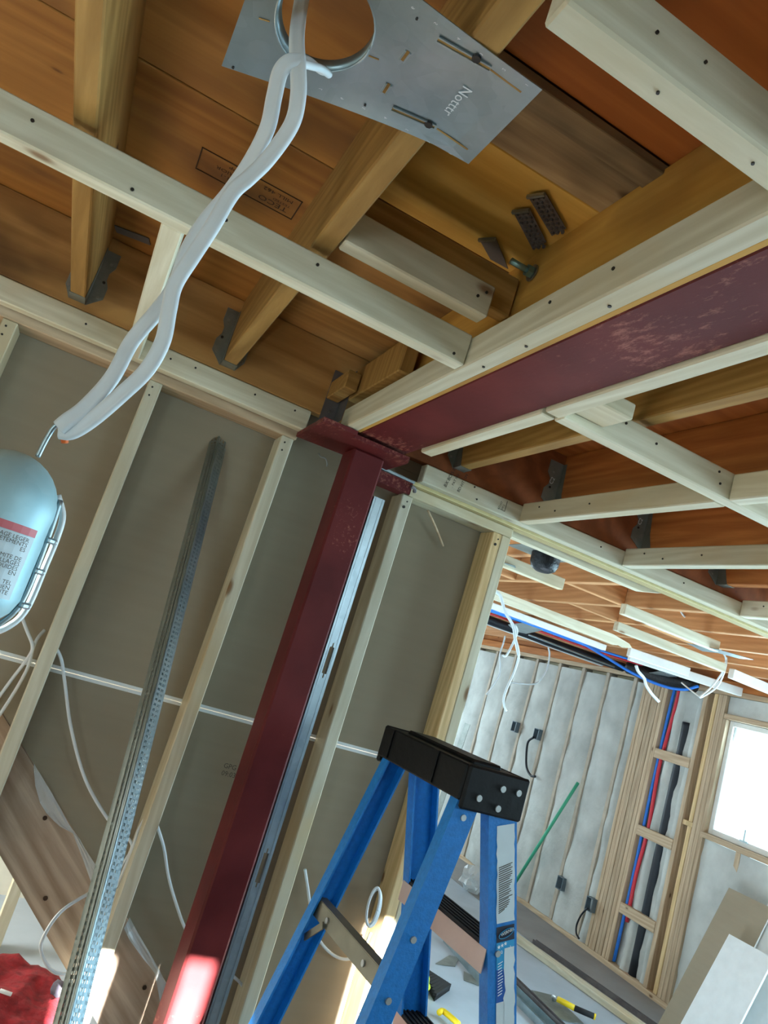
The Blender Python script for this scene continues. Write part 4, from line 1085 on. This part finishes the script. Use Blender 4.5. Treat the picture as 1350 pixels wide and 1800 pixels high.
hk2 = tag(wire('bent_hook', [PY(560, 797, 2.04), PY(564, 803, 2.03), PY(572, 806, 2.03), (PY(575, 815, 2.03)), PY(574, 820, 2.03)], .0022, 'screw_zinc', None, 4, 6), 'tiny bent wire hook under the red cap plate', 'hook')

# ================================================================== far room overhead
can = empty('can_light', tuple(PZ(958, 985, .64)), 'black recessed can light between the far joists', 'recessed light')
cc = PZ(960, 978, .66)
bm = bmesh.new(); prof = [(.001, .588), (.03, .590), (.052, .602), (.062, .625), (.064, .66), (.064, .80)]
rg = [[bm.verts.new((cc.x + r_ * math.cos(2 * math.pi * k / 24), cc.y + r_ * math.sin(2 * math.pi * k / 24), z_)) for k in range(24)] for r_, z_ in prof]
for A, B in zip(rg, rg[1:]):
    for k in range(24): bm.faces.new((A[k], A[(k + 1) % 24], B[(k + 1) % 24], B[k]))
bm.faces.new(rg[0][::-1]); bm.faces.new(rg[-1]); finish('housing', bm, 'duct_black', can, True)
bm = bmesh.new(); obox(bm, (cc.x - .02, cc.y + .02, .668), (1, 0, 0), (0, 1, 0), (0, 0, 1), .12, .09, .001); finish('housing_plate', bm, 'galvanised_dull', can)
def zline(lab, name, cat, pts, r, mat, group=None, n=8):
    return tag(wire(name, [PZ(*p) for p in pts], r, mat, None, 8, n), lab, cat, group)
tag(wire('pex_pipe', [PZ(840, 1062, .60), PZ(930, 1096, .60), PZ(1010, 1124, .60), PX(1060, 1152, 3.9), PX(1110, 1182, 4.1), PX(1160, 1204, 4.25), PX(1200, 1212, 4.35), PX(1228, 1206, 4.42)], .0115, 'pex_blue', None, 8, 8), 'bright blue pipe sweeping across under the far ceiling', 'pipe')
zline('straight blue pipe beside the red one under the far ceiling', 'pex_pipe', 'pipe', [(840, 1066, .625), (930, 1098, .625), (1040, 1138, .625), (1130, 1166, .625)], .009, 'pex_blue')
zline('red pipe between blue and black pipes under the far ceiling', 'pex_pipe', 'pipe', [(840, 1071, .635), (930, 1103, .635), (1040, 1142, .635), (1130, 1170, .635)], .007, 'pex_red')
zline('fat black drain pipe along the far ceiling', 'drain_pipe', 'pipe', [(820, 1075, .628), (930, 1116, .628), (1050, 1158, .628), (1110, 1178, .628)], .038, 'abs_black')
zline('thin grey conduit below the black drain pipe', 'conduit', 'pipe', [(930, 1116, .60), (1030, 1154, .60), (1080, 1172, .60)], .008, 'galvanised')
tag(wire('flexible_duct', [PX(1105, 1172, 4.30), PX(1140, 1184, 4.36), PX(1180, 1196, 4.40), PX(1222, 1204, 4.44)], .058, 'duct_black', None, 8, 14), 'black flexible duct bulging at the far ceiling edge', 'duct')
def gplate(lab, pts, z):
    bm = bmesh.new(); prism(bm, [(PZ(u, v, z).x, PZ(u, v, z).y) for u, v in pts], z, z + .002, 'Z')
    tag(finish('can_light_bracket', bm, 'galvanised', None), lab, 'metal bracket', 'can light brackets in the far ceiling')
gplate('grey sheet bracket under the far pipes at the left', [(893, 1098), (928, 1094), (955, 1108), (925, 1114), (905, 1110)], .597)
gplate('grey sheet bracket with the wire loop at the right', [(1208, 1131), (1262, 1142), (1325, 1160), (1300, 1158), (1262, 1148), (1235, 1145)], .59)
gplate('grey sheet bracket beside the black duct', [(1140, 1183), (1175, 1190), (1190, 1190), (1160, 1180)], .585)
gplate('small bright sheet offcut beside the can light strapping', [(887, 990), (905, 995), (908, 1003), (889, 998)], .60)
def dangle(lab, pts, r=.006, depth=3.3):
    top = PY(*pts[0]); up = top.copy(); up.z = ZJ + .02
    return tag(wire('dangling_cable', ([up] if pts[0][2] == 2.9 else []) + [PY(u, v, d_) for u, v, d_ in pts], r, 'cable_white', None, 8, 7), lab, 'cable', 'loose white cables hanging from the far ceiling')
dangle('thick white cable dropping past the end stud', [(870, 1030, 2.9), (880, 1048, 2.9), (888, 1075, 2.9), (902, 1100, 2.9), (906, 1125, 2.9), (912, 1152, 2.9)], .0075)
dangle('short twisted white cable end left of the long one', [(905, 1098, 2.905), (909, 1110, 2.91), (902, 1130, 2.92), (890, 1152, 2.92), (884, 1152, 2.92)], .0055)
dangle('long white cable hanging in front of the foam wall', [(905, 1118, 2.905), (912, 1150, 2.93), (905, 1178, 2.95), (893, 1205, 2.95), (886, 1225, 2.95), (886, 1240, 2.95), (890, 1250, 2.95)], .0055)
dangle('white cable bent sideways to the joist above', [(896, 1205, 5.25), (898, 1200, 5.25), (910, 1201, 5.25), (940, 1202, 5.25), (955, 1188, 5.25), (963, 1170, 5.26), (966, 1150, 5.27), (964, 1138, 5.28)], .0075)
dangle('leftmost white cable tail in front of the foam wall', [(888, 1118, 5.28), (885, 1130, 5.27), (879, 1150, 5.26), (879, 1175, 5.25), (875, 1192, 5.25), (855, 1221, 5.25)], .0075)
dangle('twisted white cable end hanging over the stud bundle', [(1118, 1170, 4.0), (1122, 1180, 4.0), (1132, 1192, 4.0), (1136, 1205, 4.0), (1146, 1220, 4.0), (1158, 1233, 4.0)], .011)
dangle('white cable loop hanging under the right bracket', [(1235, 1112, 3.4), (1238, 1126, 3.4), (1252, 1136, 3.4), (1266, 1142, 3.4), (1276, 1160, 3.4), (1268, 1185, 3.5), (1248, 1210, 3.6), (1230, 1225, 3.6), (1240, 1222, 3.6), (1262, 1205, 3.5), (1275, 1175, 3.4), (1277, 1155, 3.4)], .006)
dangle('thin white cable to the tip of the wire loop', [(1198, 1200, 3.8), (1215, 1214, 3.7), (1230, 1225, 3.6)], .005)
dangle('white cable draped between two far joists', [(1196, 1073, 3.0), (1203, 1083, 3.0), (1215, 1089, 3.0), (1240, 1088, 3.0)], .006)

# ================================================================== foam wall fittings
def ebox(lab, u, v, sz=.05, mat='box_blue'):
    c = PX(u, v, XR - .02)
    t = empty('electrical_box', tuple(c), lab, 'electrical box', 'electrical boxes in the foam wall')
    bm = bmesh.new()
    for dy, dz, hy, hz in ((-.035, 0, .003, .05), (.035, 0, .003, .05), (0, .048, .035, .003), (0, -.048, .035, .003)): obox(bm, c + Vector((0, dy, dz)), (1, 0, 0), (0, 1, 0), (0, 0, 1), .03, hy, hz)
    finish('box_sides', bm, mat, t); bm = bmesh.new(); obox(bm, c + Vector((.028, 0, 0)), (1, 0, 0), (0, 1, 0), (0, 0, 1), .002, .035, .05); finish('box_back', bm, 'abs_black', t)
    return t
e1_ = ebox('grey electrical box trailing a curled black wire', 946, 1291)
bm = bmesh.new(); wire('tail_wire', [PX(u, v, XR - .06) for u, v in ((938, 1296), (928, 1305), (925, 1330), (926, 1350), (933, 1363), (941, 1365))], .011, 'abs_black', e1_)
ebox('small grey electrical box low on the foam wall', 988, 1553)
e3 = ebox('grey electrical box with wire against the stud bundle', 1040, 1590)
wire('tail_wire', [PX(u, v, XR - .06) for u, v in ((1033, 1596), (1022, 1608), (1014, 1625), (1013, 1640), (1018, 1650))], .007, 'abs_black', e3)
ebox('tiny dark box high on the foam wall', 907, 1278)
tag(wire('green_stick', [PX(1016, 1376, XR - .05), PX(902, 1557, XR - .12)], .014, 'green_rod', None, 2, 8), 'long green stick leaning on the foam wall', 'stick')
def bay(lab, name, y0, r, mat, zs, x=XR + .035, cat='pipe'):
    tag(wire(name, [(x, y0 + dy, z) for dy, z in zs], r, mat, None, 6, 10), lab, cat)
bay('blue pipe rising in the pipe bay beside the stud bundle', 'pex_pipe', 4.585, .0125, 'pex_blue', [(0.0, FL + .05), (-.005, -.9), (.002, -.3), (0, .2), (-.01, .55)])
bay('red pipe rising in the pipe bay beside the blue one', 'pex_pipe', 4.555, .014, 'pex_red', [(-.01, -1.25), (.0, -.9), (-.02, -.55), (.005, -.1), (-.02, .3), (-.03, .55)])
bay('fat black drain pipe in the pipe bay', 'drain_pipe', 4.40, .042, 'abs_black', [(0.0, FL + .04), (0, -.8), (.0, -.3), (-.005, .1), (0, .30)], XR + .064)

# ================================================================== floor and leaning things in the far room
def lean(lab, y0, y1, xb, xt, ztop, face, edge_y=True, mat='drywall_back', thk=.013):
    t = empty('drywall_offcut', (xb, (y0 + y1) / 2, FL), lab, 'drywall sheet', 'drywall offcuts leaning by the window')
    p = Vector((xb, (y0 + y1) / 2, FL)); q = Vector((xt, (y0 + y1) / 2, ztop))
    d = (q - p).normalized(); n_ = Vector((0, 1, 0)).cross(d).normalized()
    if n_.x > 0: n_ = -n_
    p = p - n_ * thk; q = q - n_ * thk
    bm = bmesh.new(); obox(bm, (p + q) / 2 + n_ * .0005, d, (0, 1, 0), n_, (q - p).length / 2, (y1 - y0) / 2, .0008); finish('paper_face', bm, face, t)
    bm = bmesh.new(); obox(bm, (p + q) / 2 - n_ * thk / 2, d, (0, 1, 0), n_, (q - p).length / 2, (y1 - y0) / 2 - .0005, thk / 2); finish('gypsum_core', bm, 'drywall_white', t)
lean('brown-backed drywall sheet leaning under the window', 3.28, 3.60, 4.02, 4.42, -.66, 'drywall_back')
lean('white drywall sheet leaning behind the brown one', 3.02, 3.34, 4.06, 4.47, -.60, 'paper_white')
lean('white drywall sheet leaning in front of the brown one', 3.06, 3.36, 3.86, 4.20, -.87, 'paper_white')
# long plank and metal track on the floor
p0, p1 = PZ(896, 1640, FL + .02), PZ(1150, 1822, FL + .02)
bm = bmesh.new(); bar(bm, p0, p1, .085, .038, (0, 0, 1), .003); tag(finish('floor_plank', bm, 'spruce_Y'), 'long pale plank lying on the floor along the foam wall', 'plank')
def track(lab, a, b_, wd, hgt, mat='galvanised'):
    a = PZ(*a, FL + .002); b_ = PZ(*b_, FL + .002)
    t = empty('steel_track', tuple(a), lab, 'steel track', 'steel tracks lying on the floor')
    bm = bmesh.new(); bar(bm, a, b_, wd, .002); finish('web', bm, mat, t)
    s_ = (b_ - a).normalized().cross(Vector((0, 0, 1))) * wd / 2
    for k in (-1, 1):
        bm = bmesh.new(); bar(bm, a + s_ * k + Vector((0, 0, hgt / 2)), b_ + s_ * k + Vector((0, 0, hgt / 2)), .002, hgt); finish('flange', bm, mat, t)
track('dark steel track lying against the long floor plank', (938, 1658), (1165, 1818), .03, .03, 'dark_steel')
track('steel track lying left of the ladder rail, upper one', (812, 1646), (868, 1702), .06, .04)
track('steel track lying left of the ladder rail, lower one', (786, 1656), (850, 1732), .06, .04)
track('steel track lying below the trowel', (880, 1728), (990, 1840), .09, .04)
track('thin steel track beside the one below the trowel', (892, 1722), (1005, 1835), .03, .05, 'dark_steel')
bm = bmesh.new(); prism(bm, [(PZ(u, v, FL).x, PZ(u, v, FL).y) for u, v in ((765, 1695), (790, 1680), (806, 1684), (800, 1700), (780, 1698))], FL + .002, FL + .004, 'Z')
tag(finish('sheet_metal_scrap', bm, 'galvanised_dull'), 'bent scrap of sheet metal on the floor behind the ladder', 'metal scrap')
bm = bmesh.new(); prism(bm, [(PZ(u, v, FL).x, PZ(u, v, FL).y) for u, v in ((815, 1708), (842, 1722), (842, 1734), (815, 1724))], FL + .002, FL + .004, 'Z')
tag(finish('sheet_metal_scrap', bm, 'galvanised_dull'), 'flat grey scrap of sheet metal beside the ladder rail', 'metal scrap')
# flooring trowel
tr = empty('trowel', tuple(PZ(985, 1765, FL)), 'flat steel trowel with a yellow and black handle on the floor', 'trowel')
zt = FL + .004
bm = bmesh.new(); prism(bm, [(PZ(u, v, zt).x, PZ(u, v, zt).y) for u, v in ((934, 1741), (972, 1750), (1008, 1782), (1026, 1800), (1000, 1797), (980, 1790), (958, 1768))], zt, zt + .003, 'Z')
finish('blade', bm, 'galvanised_dull', tr)
hz = FL + .055
wire('tang', [PZ(974, 1757, FL + .01), PZ(973, 1752, FL + .04), PZ(980, 1756, hz)], .012, 'rivet', tr, 4, 8)
wire('yellow_grip', [PZ(980, 1756, hz), PZ(1010, 1772, hz)], .017, 'yellow', tr, 2, 10)
wire('black_grip', [PZ(1010, 1772, hz), PZ(1045, 1787, hz)], .017, 'black_rubber', tr, 2, 10)
wire('end_cap', [PZ(1044, 1786.5, hz), PZ(1047, 1788, hz)], .0175, 'yellow', tr, 1, 10)
# black ribbed mat with a yellow-green ball, multitool, yellow tool
mt_ = empty('ribbed_tray', tuple(PZ(765, 1720, FL)), 'black ribbed plastic tray on the floor behind the ladder', 'tray')
c4 = [PZ(u, v, FL + .01) for u, v in ((738, 1708), (748, 1710), (791, 1738), (764, 1757))]
bm = bmesh.new(); prism(bm, [(p.x, p.y) for p in c4], FL, FL + .02, 'Z'); finish('base', bm, 'black_plastic', mt_)
for k in range(9):
    t = (k + .5) / 9; a = c4[0].lerp(c4[3], t); b_ = c4[1].lerp(c4[2], t)
    bm = bmesh.new(); bar(bm, a + Vector((0, 0, .017)), b_ + Vector((0, 0, .017)), .02, .016); finish('rib', bm, 'black_rubber', mt_)
bl = empty('hard_hat', tuple(PZ(728, 1718, FL)), 'yellow-green rounded helmet beside the black tray', 'helmet')
bm = bmesh.new(); bmesh.ops.create_uvsphere(bm, u_segments=18, v_segments=10, radius=.085)
cb = PZ(728, 1718, FL + .05)
for v in bm.verts: v.co = Vector((v.co.x, v.co.y * 1.1, max(v.co.z, -.02) * .9)) + cb
finish('shell', bm, 'hivis', bl, True)
bm = bmesh.new(); cyl(bm, cb - Vector((0, 0, .02)), (0, 0, 1), .10, .008, 20); finish('brim', bm, 'hivis', bl, True)
tl = empty('power_tool', tuple(PZ(785, 1625, FL)), 'small dark red power tool lying on the floor under the ladder step', 'power tool')
wire('body', [PZ(775, 1607, FL + .06), PZ(790, 1619, FL + .06)], .035, 'dark_red_tool', tl, 2, 10)
wire('head', [PZ(790, 1620, FL + .06), PZ(794, 1628, FL + .05), PZ(789, 1634, FL + .04)], .032, 'black_plastic', tl, 4, 10)
bm = bmesh.new(); cyl(bm, PZ(785, 1638, FL + .015), (0, 0, 1), .07, .008, 16); finish('disc', bm, 'dark_steel', tl)
yt = tag(wire('yellow_level', [PZ(772, 1780, FL + .03), PZ(780, 1778, FL + .03), (PZ(806, 1800, FL + .03))], .015, 'yellow', None, 3, 8), 'yellow tool edge on the floor at the bottom beside the ladder', 'tool')
sc_ = empty('plastic_scrap', tuple(PZ(832, 1545, FL)), 'crumpled clear plastic on the floor by the foam wall', 'plastic scrap')
bm = bmesh.new(); bmesh.ops.create_icosphere(bm, subdivisions=3, radius=.11)
cb = PZ(834, 1548, FL + .09)
for v in bm.verts: v.co = v.co * (1 + .5 * noise.noise(v.co * 22)) + cb
finish('film', bm, 'poly_film', sc_)
# steel stud leaning behind the end stud
bm = bmesh.new(); lt = PX(822, 1272, 3.6); bar(bm, lt, Vector((lt.x - .1, lt.y, FL + .002)), .09, .004, (1, 0, 0))
tag(finish('leaning_track', bm, 'galvanised_dull'), 'grey steel track standing just beyond the end stud', 'steel track')
